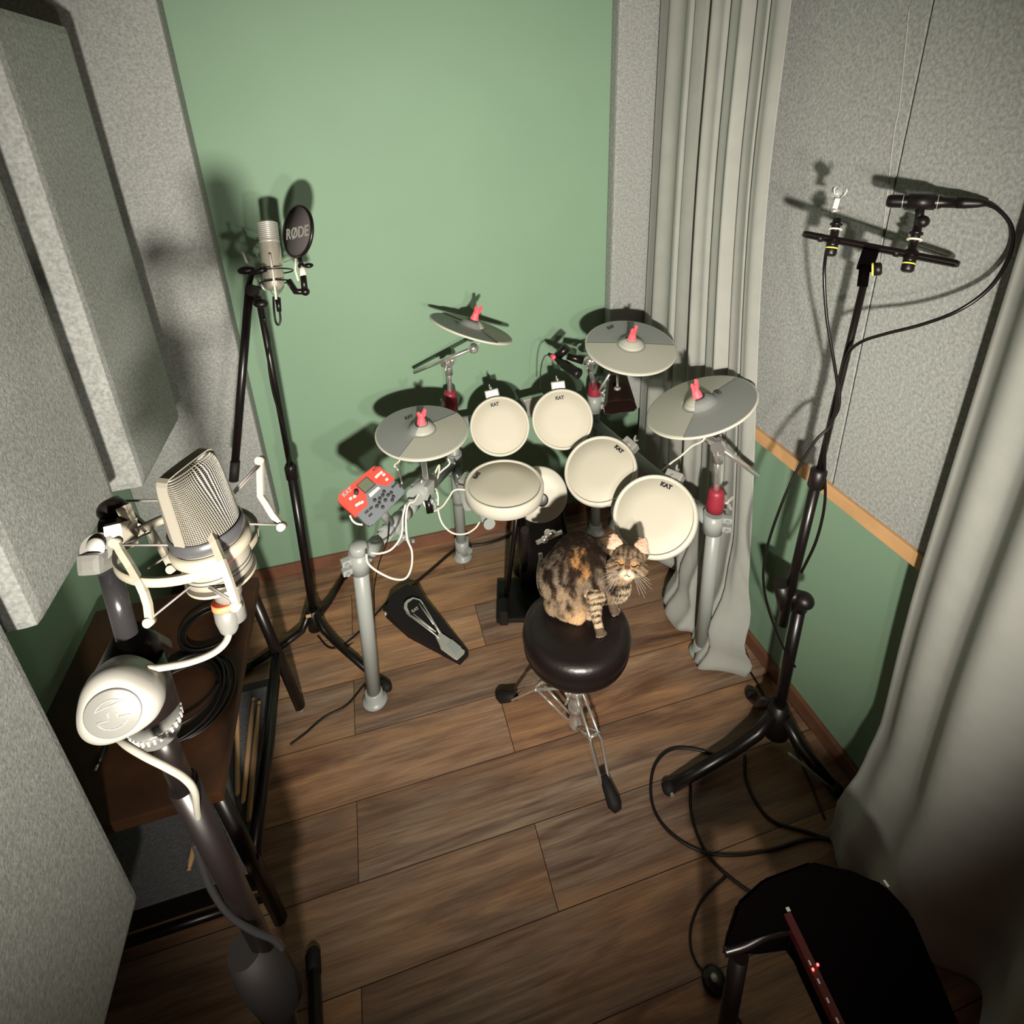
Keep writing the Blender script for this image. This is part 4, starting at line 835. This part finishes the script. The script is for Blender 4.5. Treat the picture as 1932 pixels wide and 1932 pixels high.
def sup(a, rx, ry, p): c, s_ = math.cos(a), math.sin(a); return fx * (math.copysign(abs(c) ** (2 / p), c) * rx) + fy * (math.copysign(abs(s_) ** (2 / p), s_) * ry)
m = MB(); N = 72; rings = []; uvl = []
lev = [(0, 1.0, 1.0, 2.0), (.12, 1.0, .96, 2.1), (.3, .99, .86, 2.3), (.5, .975, .74, 2.6), (.7, .96, .61, 3.0), (.85, .94, .51, 3.3), (.93, .91, .43, 3.2), (.975, .85, .34, 3.0), (1.0, .74, .22, 2.6)]
for t_, kx, ky, p_ in lev:
    rings.append(([m.bm.verts.new(HB + up_ * (HH * t_) + sup(2 * PI * j / N, .0298 * kx, .0298 * ky, p_)) for j in range(N)], t_))
uv = m.bm.loops.layers.uv.new('UVMap')
for (a, ta), (b, tb) in zip(rings, rings[1:]):
    for j in range(N):
        f = m.face((a[j], a[(j + 1) % N], b[(j + 1) % N], b[j]), True)
        for l, (uu, vv) in zip(f.loops, ((j, ta), (j + 1, ta), (j + 1, tb), (j, tb))): l[uv].uv = (uu / N * 92, vv * 40)
f = m.face(rings[-1][0], True)
for l in f.loops:
    d_ = l.vert.co - HB; l[uv].uv = (d_.dot(fx) * 500, d_.dot(fy) * 500)
m.build('mesh_head', M['grille'], bm)
m = MB()                                                     # bright frame strip running up one narrow side, over the top and down the other
strip = [HB + up_ * (HH * t_) + fx * (.0304 * kx) for t_, kx, ky, p_ in lev] + [HB + up_ * (HH * 1.006) + fx * x for x in (.015, 0, -.015)] + [HB + up_ * (HH * t_) - fx * (.0304 * kx) for t_, kx, ky, p_ in reversed(lev)]
prev = None
for i, p in enumerate(strip):
    tgt = strip[min(i + 1, len(strip) - 1)] - strip[max(i - 1, 0)]; nn = tgt.cross(fy).normalized(); nn = -nn
    q = [m.bm.verts.new(p + fy * a_ * .0052 + nn * b_ * .0006) for a_, b_ in ((-1, -1), (1, -1), (1, 1), (-1, 1))]
    if prev:
        for k in range(4): m.face((prev[k], prev[(k + 1) % 4], q[(k + 1) % 4], q[k]))
    prev = q
m.build('frame_strip', M['champmic'], bm)
bc = OP(431, 1001, B0 + V((.0, 0, 0)) - R2 * .028, -R2)
bdir = (R0 * .80 - R2 * .60); bdir = (bdir - up_ * bdir.dot(up_)).normalized(); bp_ = B0 + up_ * .034 + bdir * .0300
MB().prism([bp_ + (bdir.cross(up_)) * x_ + up_ * y_ for x_, y_ in ((-.0045, -.007), (.0045, -.007), (.0045, .007), (-.0045, .007))], bdir * .0008).build('badge', M['label'], bm)
m = MB(); m.lathe([(.0, -.062), (.0095, -.060), (.0105, -.045), (.0105, -.030), (.0125, -.028), (.0125, -.012), (.010, -.010), (.010, .0)], B0, up_, 24); m.build('connector', M['nearsilver'], bm)
cx_ = FD(424, 1138, .565)
ca = (FD(418, 1100, .56) - FD(431, 1170, .57)).normalized()
MB().lathe([(.0105, -.003), (.0118, -.003), (.0118, .003), (.0105, .003)], cx_, ca, 24).build('colour_ring', M['orange'], bm)
MB().lathe([(.0098, .0), (.0112, -.004), (.0110, -.014), (.0085, -.026), (.0062, -.030)], cx_ - ca * .003, ca, 24).build('cable_boot', M['nearsilver'], bm)
cab('thick cream cable curling from the studio microphone round the stand joint', [FD(431, 1168, .57), FD(433, 1188, .57), FD(425, 1212, .565), (FD(400, 1233, .56)), FD(355, 1250, .55), FD(300, 1260, .54), FD(272, 1263, .535), FD(262, 1285, .57), FD(240, 1340, .60), FD(212, 1370, .575), FD(232, 1400, .545), FD(270, 1425, .54), FD(315, 1448, .545), FD(348, 1468, .56), FD(367, 1493, .58), FD(372, 1530, .65), FD(380, 1580, .75)], .0034, 'thickcable', n=12)
cab('dark cable with shiny taped end running down beside the nearest stand', [FD(368, 1590, .74), FD(380, 1630, .76), FD(400, 1680, .78), FD(432, 1725, .80), FD(475, 1755, .82), FD(515, 1772, .84), FD(533, 1790, .85)], .0045, 'darkchrome', n=10)
# shock mount
smt = thing('shock_mount', 'champagne metal shock mount cradling the large studio microphone with elastic cords', 'shock mount', FD(345, 1060, .55))
def bar(m, pts, w_, h_, nrm=None):
    prev = None; pts = [V(p) for p in pts]
    for i, p in enumerate(pts):
        t_ = (pts[min(i + 1, len(pts) - 1)] - pts[max(i - 1, 0)]).normalized(); n_ = V(nrm) if nrm is not None else -R2
        sx = t_.cross(n_).normalized(); ny = sx.cross(t_).normalized()
        q = [m.bm.verts.new(p + sx * a_ * w_ / 2 + ny * b_ * h_ / 2) for a_, b_ in ((-1, -1), (1, -1), (1, 1), (-1, 1))]
        if prev:
            for k in range(4): m.face((prev[k], prev[(k + 1) % 4], q[(k + 1) % 4], q[k]))
        else: m.face(list(reversed(q)))
        prev = q
    m.face(prev)
rn = (V((0, 0, 1)) + V((.10, .12, 0))).normalized()
rcn = FD(357, 1022, .565); rx_, ry_, rz_ = basis(rn, (0, 1, 0)); RR = .062
m = MB(); K = 72
def ringseg(m, a0, a1, K, r0, r1, h):
    prev = None
    for i in range(K + 1):
        a = a0 + (a1 - a0) * i / K; dr = rx_ * math.cos(a) + ry_ * math.sin(a)
        q = [m.bm.verts.new(rcn + dr * r + rz_ * z_) for r, z_ in ((r0, -h), (r1, -h), (r1, h), (r0, h))]
        if prev:
            for k in range(4): m.face((prev[k], prev[(k + 1) % 4], q[(k + 1) % 4], q[k]), k in (1, 3))
        else: m.face(list(reversed(q)))
        prev = q
    m.face(prev)
ringseg(m, 0, 2 * PI, K, RR - .0030, RR, .0045); m.build('outer_ring', M['champ'], smt)
m = MB(); m.lathe([(.0308, .030), (.0345, .031), (.0345, .041), (.0308, .042)], B0, up_, 48, cap=False)
cr = m.build('collar_band', M['champ'], smt)
arms = [(((219, 1022), (228, 1040), (246, 1068), (262, 1096), (272, 1118), (279, 1140), (283, 1172)), (.515, .513, .51, .505, .505, .507, .51)),
        (((392, 998), (404, 1022), (418, 1058), (430, 1090), (440, 1120), (447, 1142)), (.515, .508, .50, .50, .505, .51)),
        (((491, 868), (491, 900), (492, 935), (502, 950), (514, 970), (532, 993)), (.60, .60, .60, .60, .60, .60)),
        (((216, 944), (240, 965), (262, 985), (285, 1003), (305, 1035), (325, 1072)), (.60, .60, .60, .60, .59, .585))]
ends = []
for (pl, dl) in arms:
    P_ = [FD(x, y, d_) for (x, y), d_ in zip(pl, dl)]
    m = MB(); bar(m, P_, .0062, .0042, -R2); am_ = m.build('arm', M['champ'], smt); ends.append((P_[0], P_[-1]))
    for e_ in (P_[0], P_[-1]): MB().tube([e_ - R2 * .0045, e_ + R2 * .0035], .0042, 14).build('cord_eye', M['champ'], am_)
for px0, py0, px1, py1, d_ in ((352, 1010, 366, 1062, .525), (333, 1055, 345, 1015, .545)):
    m = MB(); bar(m, [FD(px0, py0, d_), FD(px1, py1, d_)], .008, .005); m.build('bracket', M['champ'], cr)
m = MB(); m.tube([B0 + up_ * (-.003), B0 - up_ * .0], .0315, 40); m.build('base_plate', M['champ'], smt)
for pts in (((283, 1168, .51), (367, 1100, .53)), ((447, 1138, .51), (375, 1092, .53)), ((445, 1142, .51), (378, 1098, .53)), ((222, 1028, .515), (348, 1028, .52)), ((224, 1032, .515), (286, 1003, .60)), ((491, 872, .60), (441, 927, .57)), ((493, 876, .60), (443, 931, .57)), ((530, 990, .60), (458, 988, .57)), ((217, 945, .60), (318, 944, .585)), ((220, 950, .60), (285, 1002, .59)), ((356, 1028, .52), (392, 1000, .515)), ((280, 1072, .56), (345, 1030, .55))):
    (x0, y0, d0_), (x1, y1, d1_) = pts; MB().tube([FD(x0, y0, d0_), FD(x1, y1, d1_)], .0011, 6).build('elastic_cord', M['elastic'], smt)
m = MB(); bar(m, [FD(200, 1018, .545), FD(225, 1012, .55), FD(250, 1002, .565)], .026, .012, -R2); bar(m, [FD(222, 1010, .55), FD(245, 985, .56), FD(232, 955, .56)], .010, .008, -R2); m.build('yoke', M['champ'], smt)
m = MB(); m.ball(FD(213, 962, .58), .012, (1.2, 1, 1)); m.tube([FD(190, 995, .57), FD(225, 990, .575)], .009, 10); m.build('yoke_knob', M['black'], smt)
m = MB(); m.box(FD(194, 1052, .545), (.022, .020, .040), basis(-R2, up_), .006); m.tube([FD(184, 1034, .535), FD(192, 1034, .56)], .0135, 28); pv = m.build('pivot', M['nearsilver'], smt)
MB().lathe([(.0, 0), (.0085, 0), (.0085, .002), (0, .0022)], FD(182, 1032, .533), -R2, 28).build('pivot_cap', M['steel'], pv)
# its stand
gb = V((-.290, .520, 0))
ns = thing('microphone_stand', 'heavy black stand with large silver knob, nearest the camera on the left', 'microphone stand', gb)
MB().tube([FD(207, 1078, .550), FD(240, 1200, .555)], .0096, 24).build('swivel_tube', M['darkchrome'], ns)
m = MB(); kc0 = FD(252, 1262, .575); m.tube([FD(252, 1200, .575), FD(232, 1295, .60)], [.017, .032], 28); m.tube([FD(250, 1205, .57), FD(290, 1235, .60)], [.014, .018], 20); m.tube([kc0, FD(300, 1345, .585)], [.028, .020], 20); m.build('clutch_housing', M['blackm'], ns)
kn_ = (-R2 * 1.0 + R1 * .06 + R0 * .30).normalized(); kx, ky, kz = basis(kn_, -R1); kcn = FD(222, 1330, .515)
def lobed(m, levels, c, seg=96, lobes=3, ph=.5):
    rings = []
    for r, h, am in levels: rings.append([m.bm.verts.new(c + kz * h + (kx * math.cos(2 * PI * j / seg) + ky * math.sin(2 * PI * j / seg)) * r * (1 + am * math.cos(lobes * 2 * PI * j / seg + ph))) for j in range(seg)])
    for a, b in zip(rings, rings[1:]):
        for j in range(seg): m.face((a[j], a[(j + 1) % seg], b[(j + 1) % seg], b[j]), True)
    m.face(rings[-1]); m.face(list(reversed(rings[0])))
m = MB(); lobed(m, ((.026, -.030, .02), (.031, -.024, .05), (.0335, -.008, .07), (.0330, .001, .075), (.0305, .007, .075), (.0262, .010, .06), (.0235, .0105, .03), (.0225, .0105, .0)), kcn); m.build('knob', mat('satin_knob', (0.20, 0.195, 0.18), 0.36, 0.25), ns)
bg = MB().lathe([(.0222, .0100), (.0222, .0118), (.0212, .0124), (0, .0124)], kcn, kz, 56).build('knob_badge', M['nearsilver'], ns)
m = MB()
ang0 = lambda r, a: kcn + kz * .0127 + (kx * math.cos(a) + ky * math.sin(a)) * r
m.tube([ang0(.0135, .35 + i * .12) for i in range(22)], .0004, 5); m.tube([ang0(.0135, 3.7 + i * .12) for i in range(18)], .0004, 5)
for a, b in (((-.013, .004), (-.002, .008)), ((-.002, .008), (.012, .013)), ((.012, .013), (.014, .004)), ((-.012, -.006), (-.003, -.005)), ((.003, .001), (.004, -.003)), ((.004, -.003), (.014, -.002)), ((.014, -.002), (.008, -.010)), ((-.004, .002), (-.003, -.003))):
    m.tube([kcn + kz * .0127 + kx * a[0] + ky * a[1], kcn + kz * .0127 + kx * b[0] + ky * b[1]], .0004, 5)
m.build('engraved_emblem', M['steel'], bg)
q0_, q1_ = FD(290, 1352, .590), FD(306, 1392, .602); e = (q1_ - q0_).normalized()
MB().lathe([(.016, 0), (.0225, .001), (.0235, .004), (.0235, .009), (.0222, .010), (.0205, .022), (.016, .028)], q0_, e, 40).build('ribbed_ring', M['nearsilver'], ns)
m = MB(); ex, ey, ez = basis(e)
for i in range(28):
    a = 2 * PI * i / 28; m.box(q0_ + e * .0065 + (ex * math.cos(a) + ey * math.sin(a)) * .0238, (.002, .0022, .007), (ex.cross(e) * 0 + (ex * math.cos(a) + ey * math.sin(a)), e.cross(ex * math.cos(a) + ey * math.sin(a)), e))
m.build('ring_teeth', M['steel'], ns)
t1 = FD(345, 1478, .65); t2 = FD(505, 1800, .93)
MB().tube([q1_ - e * .01, t1], .0115, 20).build('upper_tube', M['blackm'], ns)
MB().tube([t1, t2], .0155, 20).build('middle_tube', M['blackm'], ns)
MB().tube([t2, gb + V((0, 0, .25))], .021, 20).build('lower_tube', M['blackm'], ns)
m = MB(); m.tube([FD(462, 1790, .89), FD(490, 1825, .92), FD(530, 1880, .96)], [.026, .038, .036], 20); m.build('height_clutch', M['rubber'], ns)
m = MB(); m.tube([gb + V((0, 0, .03)), gb + V((0, 0, .14))], [.036, .026], 20); m.build('leg_hub', M['black'], ns)
for tip in (FZ(590, 1800, .016), gb + V((-.27, -.13, .016)), gb + V((.16, -.30, .016))):
    q = tip - gb; q.z = 0; q.normalize()
    lg = MB().tube([gb + q * .02 + V((0, 0, .10)), gb + q * .07 + V((0, 0, .05)), tip - q * .02], [.014, .016, .0145], 12).build('leg', M['blackm'], ns)
    MB().tube([tip - q * .04, tip, tip + q * .01], [.0165, .0175, .011], 12).build('rubber_foot', M['rubber'], lg)

# ================================================================== the cat on the stool
def cat_build():
    S = ST
    paw1 = FZ(1131, 1190, S + .010); paw2 = FZ(1157, 1150, S + .010)
    rump = FZ(1064, 1092, S + .074)
    yh = paw2.y + .005
    head = FY(1184, 1062, yh - .012)
    chest = FY(1160, 1106, yh + .028); sho = FY(1132, 1078, yh + .050); back = FY(1092, 1052, rump.y + .0)
    neck = FY(1166, 1080, yh + .018); haun = FZ(1072, 1135, S + .040); belly = FY(1118, 1105, rump.y - .02)
    tuft = FZ(1088, 1158, S + .022)
    bm_ = MB()
    def cap(a, b, ra, rb, n=8):
        for i in range(n + 1):
            t = i / n; bm_.ball(lerp(a, b, t), lerp(ra, rb, t), seg=18)
    cap(rump, back, .076, .070); cap(back, sho, .070, .060); cap(sho, neck, .058, .040); cap(sho, chest, .056, .044); cap(rump, belly, .074, .052)
    cap(belly, chest, .052, .042); cap(haun, tuft, .048, .026); cap(rump, haun, .070, .050); cap(neck, head, .040, .038)
    cap(FZ(1050, 1138, S + .034), haun, .034, .044)
    # forelegs
    el1 = FY(1122, 1128, lerp(paw1.y, chest.y, .62)); wr1 = paw1 + V((-.004, .012, .034))
    cap(chest + V((-.030, -.002, -.004)), el1, .034, .021); cap(el1, wr1, .021, .0125, 10); cap(wr1, paw1 + V((0, 0, .004)), .0125, .013, 4)
    el2 = chest + V((.024, .004, -.040)); wr2 = paw2 + V((-.002, .008, .026))
    cap(chest + V((.014, .0, -.006)), el2, .032, .020); cap(el2, wr2, .019, .012, 8); cap(wr2, paw2 + V((0, 0, .004)), .012, .0125, 4)
    for pw, fw in ((paw1, V((.10, -1, 0)).normalized()), (paw2, V((.45, -1, 0)).normalized())):
        sd = V((0, 0, 1)).cross(fw)
        for k in (-1.5, -.5, .5, 1.5): bm_.ball(pw + fw * (.013 - abs(k) * .0022) + sd * k * .0066 + V((0, 0, -.002)), .0066, seg=12)
        bm_.ball(pw + fw * .003, .0125, (1, 1, .8), seg=12)
    hf = FZ(1108, 1158, S + .009); cap(haun + V((.03, -.01, -.02)), hf, .018, .010, 6); bm_.ball(hf + V((.004, -.008, 0)), .0095, seg=12)
    # tail curled behind
    tp_ = smooth_path([rump + V((-.05, .02, -.045)), rump + V((-.02, .075, -.055)), rump + V((.06, .07, -.058)), rump + V((.10, .03, -.060))], 8)
    for i, p in enumerate(tp_): bm_.ball(p, lerp(.017, .010, i / len(tp_)), seg=12)
    # head, built in its own frame: hr right, hu up, hf towards the camera
    hfw = (-(ray(1184, 1062).normalized()) + V((-.02, -.05, -.06))).normalized()
    hu = (-R1 + R0 * .06); hu = (hu - hfw * hu.dot(hfw)).normalized(); hr = hu.cross(hfw).normalized()
    if hr.dot(R0) < 0: hr = -hr
    HP = lambda x, y, z: head + hr * x + hu * y + hfw * z
    ax = (hr, hu, hfw)
    bm_.ball(HP(0, .008, -.006), .040, (1.12, .95, 1.0), ax, 24)
    for sg in (-1, 1):
        bm_.ball(HP(sg * .026, -.010, .006), .024, (1.2, .95, 1), ax, 18)
        bm_.ball(HP(sg * .0105, -.0235, .030), .0125, (1.12, .95, 1), ax, 16)       # whisker pads
        bm_.ball(HP(sg * .018, .012, .024), .0125, (1.25, .8, .8), ax, 14)          # brow and lid
        # ear: tapered curved shell
        e0 = HP(sg * .030, .030, -.010)
        for i in range(15):
            t = i / 14; r = .0240 * (1 - t) ** .8 + .0022
            bm_.ball(e0 + (hr * sg * .30 + hu).normalized() * (.044 * t) + hfw * (.006 * t), r, (1.0, 1.0, .34), ((hr + hfw * sg * .25).normalized(), hu, (hfw - hr * sg * .25).normalized()), 14)
    bm_.ball(HP(0, .000, .026), .0125, (.85, 1.5, 1.1), ax, 16)                     # bridge of the nose
    bm_.ball(HP(0, -.0165, .036), .0072, (1.1, .8, .8), ax, 12)
    bm_.ball(HP(0, -.036, .022), .0110, (1.15, .75, 1), ax, 14)                     # chin
    me = bpy.data.meshes.new('c'); bmesh.ops.recalc_face_normals(bm_.bm, faces=bm_.bm.faces[:]); bm_.bm.to_mesh(me); bm_.bm.free()
    ob = bpy.data.objects.new('c', me); scene.collection.objects.link(ob)
    rmod = ob.modifiers.new('r', 'REMESH'); rmod.mode = 'VOXEL'; rmod.voxel_size = .0026; rmod.use_smooth_shade = True
    sm = ob.modifiers.new('s', 'SMOOTH'); sm.factor = .5; sm.iterations = 5
    dg = bpy.context.evaluated_depsgraph_get(); me2 = bpy.data.meshes.new_from_object(ob.evaluated_get(dg)); bpy.data.objects.remove(ob)
    # flatten below the seat surface
    for v in me2.vertices:
        if v.co.z < S + .0005: v.co.z = S + .0005
    dark, brn, tan_, org, crm, pnk = V((.020, .011, .007)), V((.13, .09, .062)), V((.36, .25, .155)), V((.46, .23, .085)), V((.62, .49, .35)), V((.80, .47, .36))
    def mixc(a, b, t): t = max(0, min(1, t)); return a + (b - a) * t
    def band(x, w): return max(0, min(1, (math.cos(x) - w) / .25 + .5))
    bodyaxis = (sho - rump).normalized()
    flank = FY(1098, 1072, rump.y - .065); spots = []
    def colour(p, n):
        d = p - head; x, y, z = d.dot(hr), d.dot(hu), d.dot(hfw)
        nz = noise.noise(p * 60) * .5 + noise.noise(p * 140) * .3
        if z > -.034 and d.length < .062 or (y > .028 and d.length < .095 and z > -.03 and abs(x) < .058):
            eary = y - .030
            if eary > 0 and abs(x) > .016 and (d.length > .046):      # ears
                c = mixc(pnk, crm, nz + .25) if n.dot(hfw) > .30 else brn
                return mixc(c, brn, (eary - .038) * 0 + (.4 if nz > .33 else 0))
            c = mixc(tan_, brn, nz * 1.4 + .42 + y * 9)
            st_ = 0
            if y > .010: st_ = band((x + .0015 * noise.noise(p * 120)) * 2 * PI / .0125, .3) * min(1, (y - .008) / .012)       # forehead lines
            if abs(x) > .018 and y < .012: st_ = max(st_, band((y * .9 + abs(x) * .55 + .004) * 2 * PI / .0135, .35))
            if y > .036 and abs(x) < .02: st_ = max(st_, .75)
            c = mixc(c, dark, st_ * (.62 + .9 * nz))
            if abs(x) < .028 and abs(y - .001) < .006 and abs(x) > .007: c = mixc(c, org * 1.15, .65)
            if abs(x) < .0065 and -.006 < y < .014 and z > .02: c = mixc(brn, dark, .25)
            if abs(x) < .0075 and -.018 < y <= -.004 and z > .02: c = V((.10, .035, .016))
            mz = math.hypot(x / 1.35, (y + .028)) 
            if z > .004 and mz < .0165: c = mixc(crm * 1.15, tan_, (mz - .010) / .008)
            return c
        # body
        h = (p.z - S)
        q_ = V((p.x + .25 * (p.z - S), p.y, p.z))
        s1 = noise.noise(V((q_.x * 44, q_.y * 44, q_.z * 15)) + V((3, 7, 1)))
        s2 = noise.noise(V((q_.x * 110, q_.y * 110, q_.z * 32)))
        s3 = noise.noise(V((q_.x * 200, q_.y * 200, q_.z * 60)))
        c = mixc(tan_ * .80, V((.155, .125, .10)), .5 + nz + (h - .10) * 4)
        c = mixc(c, dark, (s1 - .03) * 4.2 + s2 * .9 + s3 * .5)
        if h > .125: c = mixc(c, dark, (h - .125) / .05 * .75 - s2 * .9)
        fl = (p - flank).length
        if fl < .055: c = mixc(c, org * (.75 + s2) if s1 + s2 * .5 < .02 else dark, (1 - fl / .055) * 1.6 + s2 * .8 - .15)
        tf = (p - tuft).length
        if tf < .05: c = mixc(c, V((.62, .40, .22)), (1 - tf / .05) * 2.0)
        lo = (p - haun).length
        if lo < .075 and tf > .03: c = mixc(c, tan_ * 1.15 if s2 + s1 * .5 < .05 else dark * 2, .75 * (1 - lo / .075) + .15)
        front = chest + V((.035, -.02, .0)); fd = (p - front).length
        if fd < .062: c = mixc(c, crm, (1 - fd / .062) * 2.6)
        nk = (p - (neck + V((.0, -.03, -.030)))).length      # dark collars under the chin
        if nk < .036: c = mixc(c, dark, band((p.z + .3 * p.x) * 2 * PI / .017, .1) * 1.1)
        for (a, b) in ((el1, paw1), (el2, paw2)):
            ab = b - a; t = (p - a).dot(ab) / ab.length_squared
            if -.25 < t < 1.4 and ((p - a) - ab * max(0, min(1, t))).length < .030:
                base_ = mixc(tan_ * 1.1, crm, .5 + nz) if t < 1.05 else brn
                st_ = band((t * ab.length) * 2 * PI / .0145 + s2 * 1.6, .25) if t < .85 else .0
                if t > .9: base_ = mixc(brn * .8, crm, (p.z < S + .0075) * .9)
                c = mixc(base_, dark, st_ * (.75 + .9 * s2))
        if (p - hf).length < .024: c = mixc(c, crm, .6)
        return c
    ca_ = me2.color_attributes.new('coat', 'FLOAT_COLOR', 'POINT'); cols = []
    for v in me2.vertices:
        c = colour(v.co, v.normal); cols.append(c); ca_.data[v.index].color = (max(0, c.x), max(0, c.y), max(0, c.z), 1)
    def coatmat(nm, k, rough):
        m = mat(nm, (.3, .2, .1), rough, bump=.5, bscale=260, spec=.15, sheen=.0); nt = m.node_tree
        at = nt.nodes.new('ShaderNodeAttribute'); at.attribute_name = 'coat'; nt.links.new(at.outputs['Color'], nt.nodes['Principled BSDF'].inputs['Base Color']); return m
    org_ = V((TC.x + .01, TC.y, S))
    root = bpy.data.objects.new('cat', me2); me2.name = 'cat'; me2.materials.append(coatmat('tabby_coat', 1, .9)); scene.collection.objects.link(root)
    me2.transform(Matrix.Translation(-org_)); root.location = org_
    tag(root, 'brown tabby cat sitting on the black drum stool with its eyes closed', 'cat')
    # fur strands: short tapered blades following the coat
    rnd = random.Random(3); vs_ = []; fs_ = []; cl = []
    polys = me2.polygons; tot = len(polys); per = max(1, tot // 42000)
    down = V((0, 0, -1)); flow0 = (rump - sho).normalized()
    for pi in range(0, tot, per):
        pl = polys[pi]; c0 = pl.center + org_; n = pl.normal
        d = c0 - head; x, y, z = d.dot(hr), d.dot(hu), d.dot(hfw)
        if n.z < -.5 and c0.z < S + .02: continue
        onhead = d.length < .062 and z > -.03
        if onhead:
            if (abs(x) < .011 and y < .0 and z > .028): continue
            fl_ = (d - hfw * d.dot(hfw) * .2); fl_ = fl_ + hfw * -.03; L_ = rnd.uniform(.003, .006)
            if y > .036: L_ = .003
        else:
            fl_ = down * .8 + flow0 * .6; L_ = rnd.uniform(.006, .012)
            if (c0 - paw1).length < .03 or (c0 - paw2).length < .03: L_ = .0025
            if min((c0 - el1).length, (c0 - wr1).length, (c0 - el2).length) < .03: L_ *= .45
        for _ in range(2):
            fl2 = fl_.normalized() + V((rnd.gauss(0, .25), rnd.gauss(0, .25), rnd.gauss(0, .25))); fl2 = fl2 - n * fl2.dot(n)
            if fl2.length < 1e-4: continue
            fl2.normalize(); dr = (fl2 * .86 + n * .42).normalized(); sd = dr.cross(n).normalized() * rnd.uniform(.00030, .00050)
            b = c0 + V((rnd.uniform(-1, 1), rnd.uniform(-1, 1), rnd.uniform(-1, 1))) * .0015 - n * .0005
            mid_ = b + dr * L_ * .55 + n * .0004; tipp = b + dr * L_ - n * L_ * .12
            if tipp.z < S + .0006: tipp.z = S + .0006
            k = len(vs_); vs_ += [b - sd - org_, b + sd - org_, mid_ - sd * .7 - org_, mid_ + sd * .7 - org_, tipp - org_]; fs_ += [(k, k + 1, k + 3, k + 2), (k + 2, k + 3, k + 4)]
            cc = cols[pl.vertices[0]] * rnd.uniform(.75, 1.35); cl += [cc, cc, cc, cc, cc * 1.15]
    fm = bpy.data.meshes.new('fur'); fm.from_pydata([tuple(v) for v in vs_], [], fs_); fa = fm.color_attributes.new('coat', 'FLOAT_COLOR', 'POINT')
    fa.data.foreach_set('color', [q for c in cl for q in (max(0, c.x), max(0, c.y), max(0, c.z), 1.0)])
    fm.materials.append(coatmat('fur_strands', 1, .8)); fo = bpy.data.objects.new('fur', fm); scene.collection.objects.link(fo); fo.parent = root; fo['kind'] = 'stuff'
    # face details
    for sg in (-1, 1):
        zf = lambda x: .0335 - 6.5 * (abs(x) - .012) ** 2 * 10
        m = MB(); m.tube([HP(sg * x, y_, z_) for x, y_, z_ in ((.0085, -.0015, .0390), (.012, -.0050, .0400), (.0165, -.0062, .0395), (.0215, -.0045, .0375), (.027, .0015, .0335))], [.0008, .0014, .0015, .0013, .0007], 6)
        m.build('closed_eye', M['ink'], root)
        m = MB(); m.tube([HP(sg * x, y_, z_) for x, y_, z_ in ((.026, .000, .0345), (.032, -.002, .0295), (.039, .001, .020))], [.0006, .0010, .0004], 6); m.build('eye_stripe', M['ink'], root)
    nosem = mat('nose_skin', (.42, .16, .12), .5)
    m = MB(); m.prism([HP(-.0058, -.0140, .0430), HP(0, -.0215, .0445), HP(.0058, -.0140, .0430), HP(0, -.0120, .0430)], hfw * .0025, .0006); m.build('nose', nosem, root)
    m = MB(); m.tube([HP(0, -.0215, .0448), HP(0, -.0265, .0440), HP(-.004, -.0300, .0430), HP(-.010, -.0295, .0400)], .0006, 6); m.tube([HP(0, -.0265, .0440), HP(.004, -.0300, .0430), HP(.010, -.0295, .0400)], .0007, 6); m.build('mouth', M['ink'], root)
    wm = mat('whisker', (.80, .78, .74), .5)
    for sg in (-1, 1):
        for k in range(7):
            a = -.15 - .16 * k; b0 = HP(sg * .016, -.020 - .0012 * k, .036); dd_ = (hr * sg * math.cos(a) + hu * math.sin(a) + hfw * .15).normalized()
            L_ = .045 + .006 * (k % 3); p1 = b0 + dd_ * L_ * .5 + hu * .001; p2 = b0 + dd_ * L_ - hu * .006
            MB().tube([b0, p1, p2], [.00030, .00024, .0001], 5).build('whisker', wm, root)
cat_build()
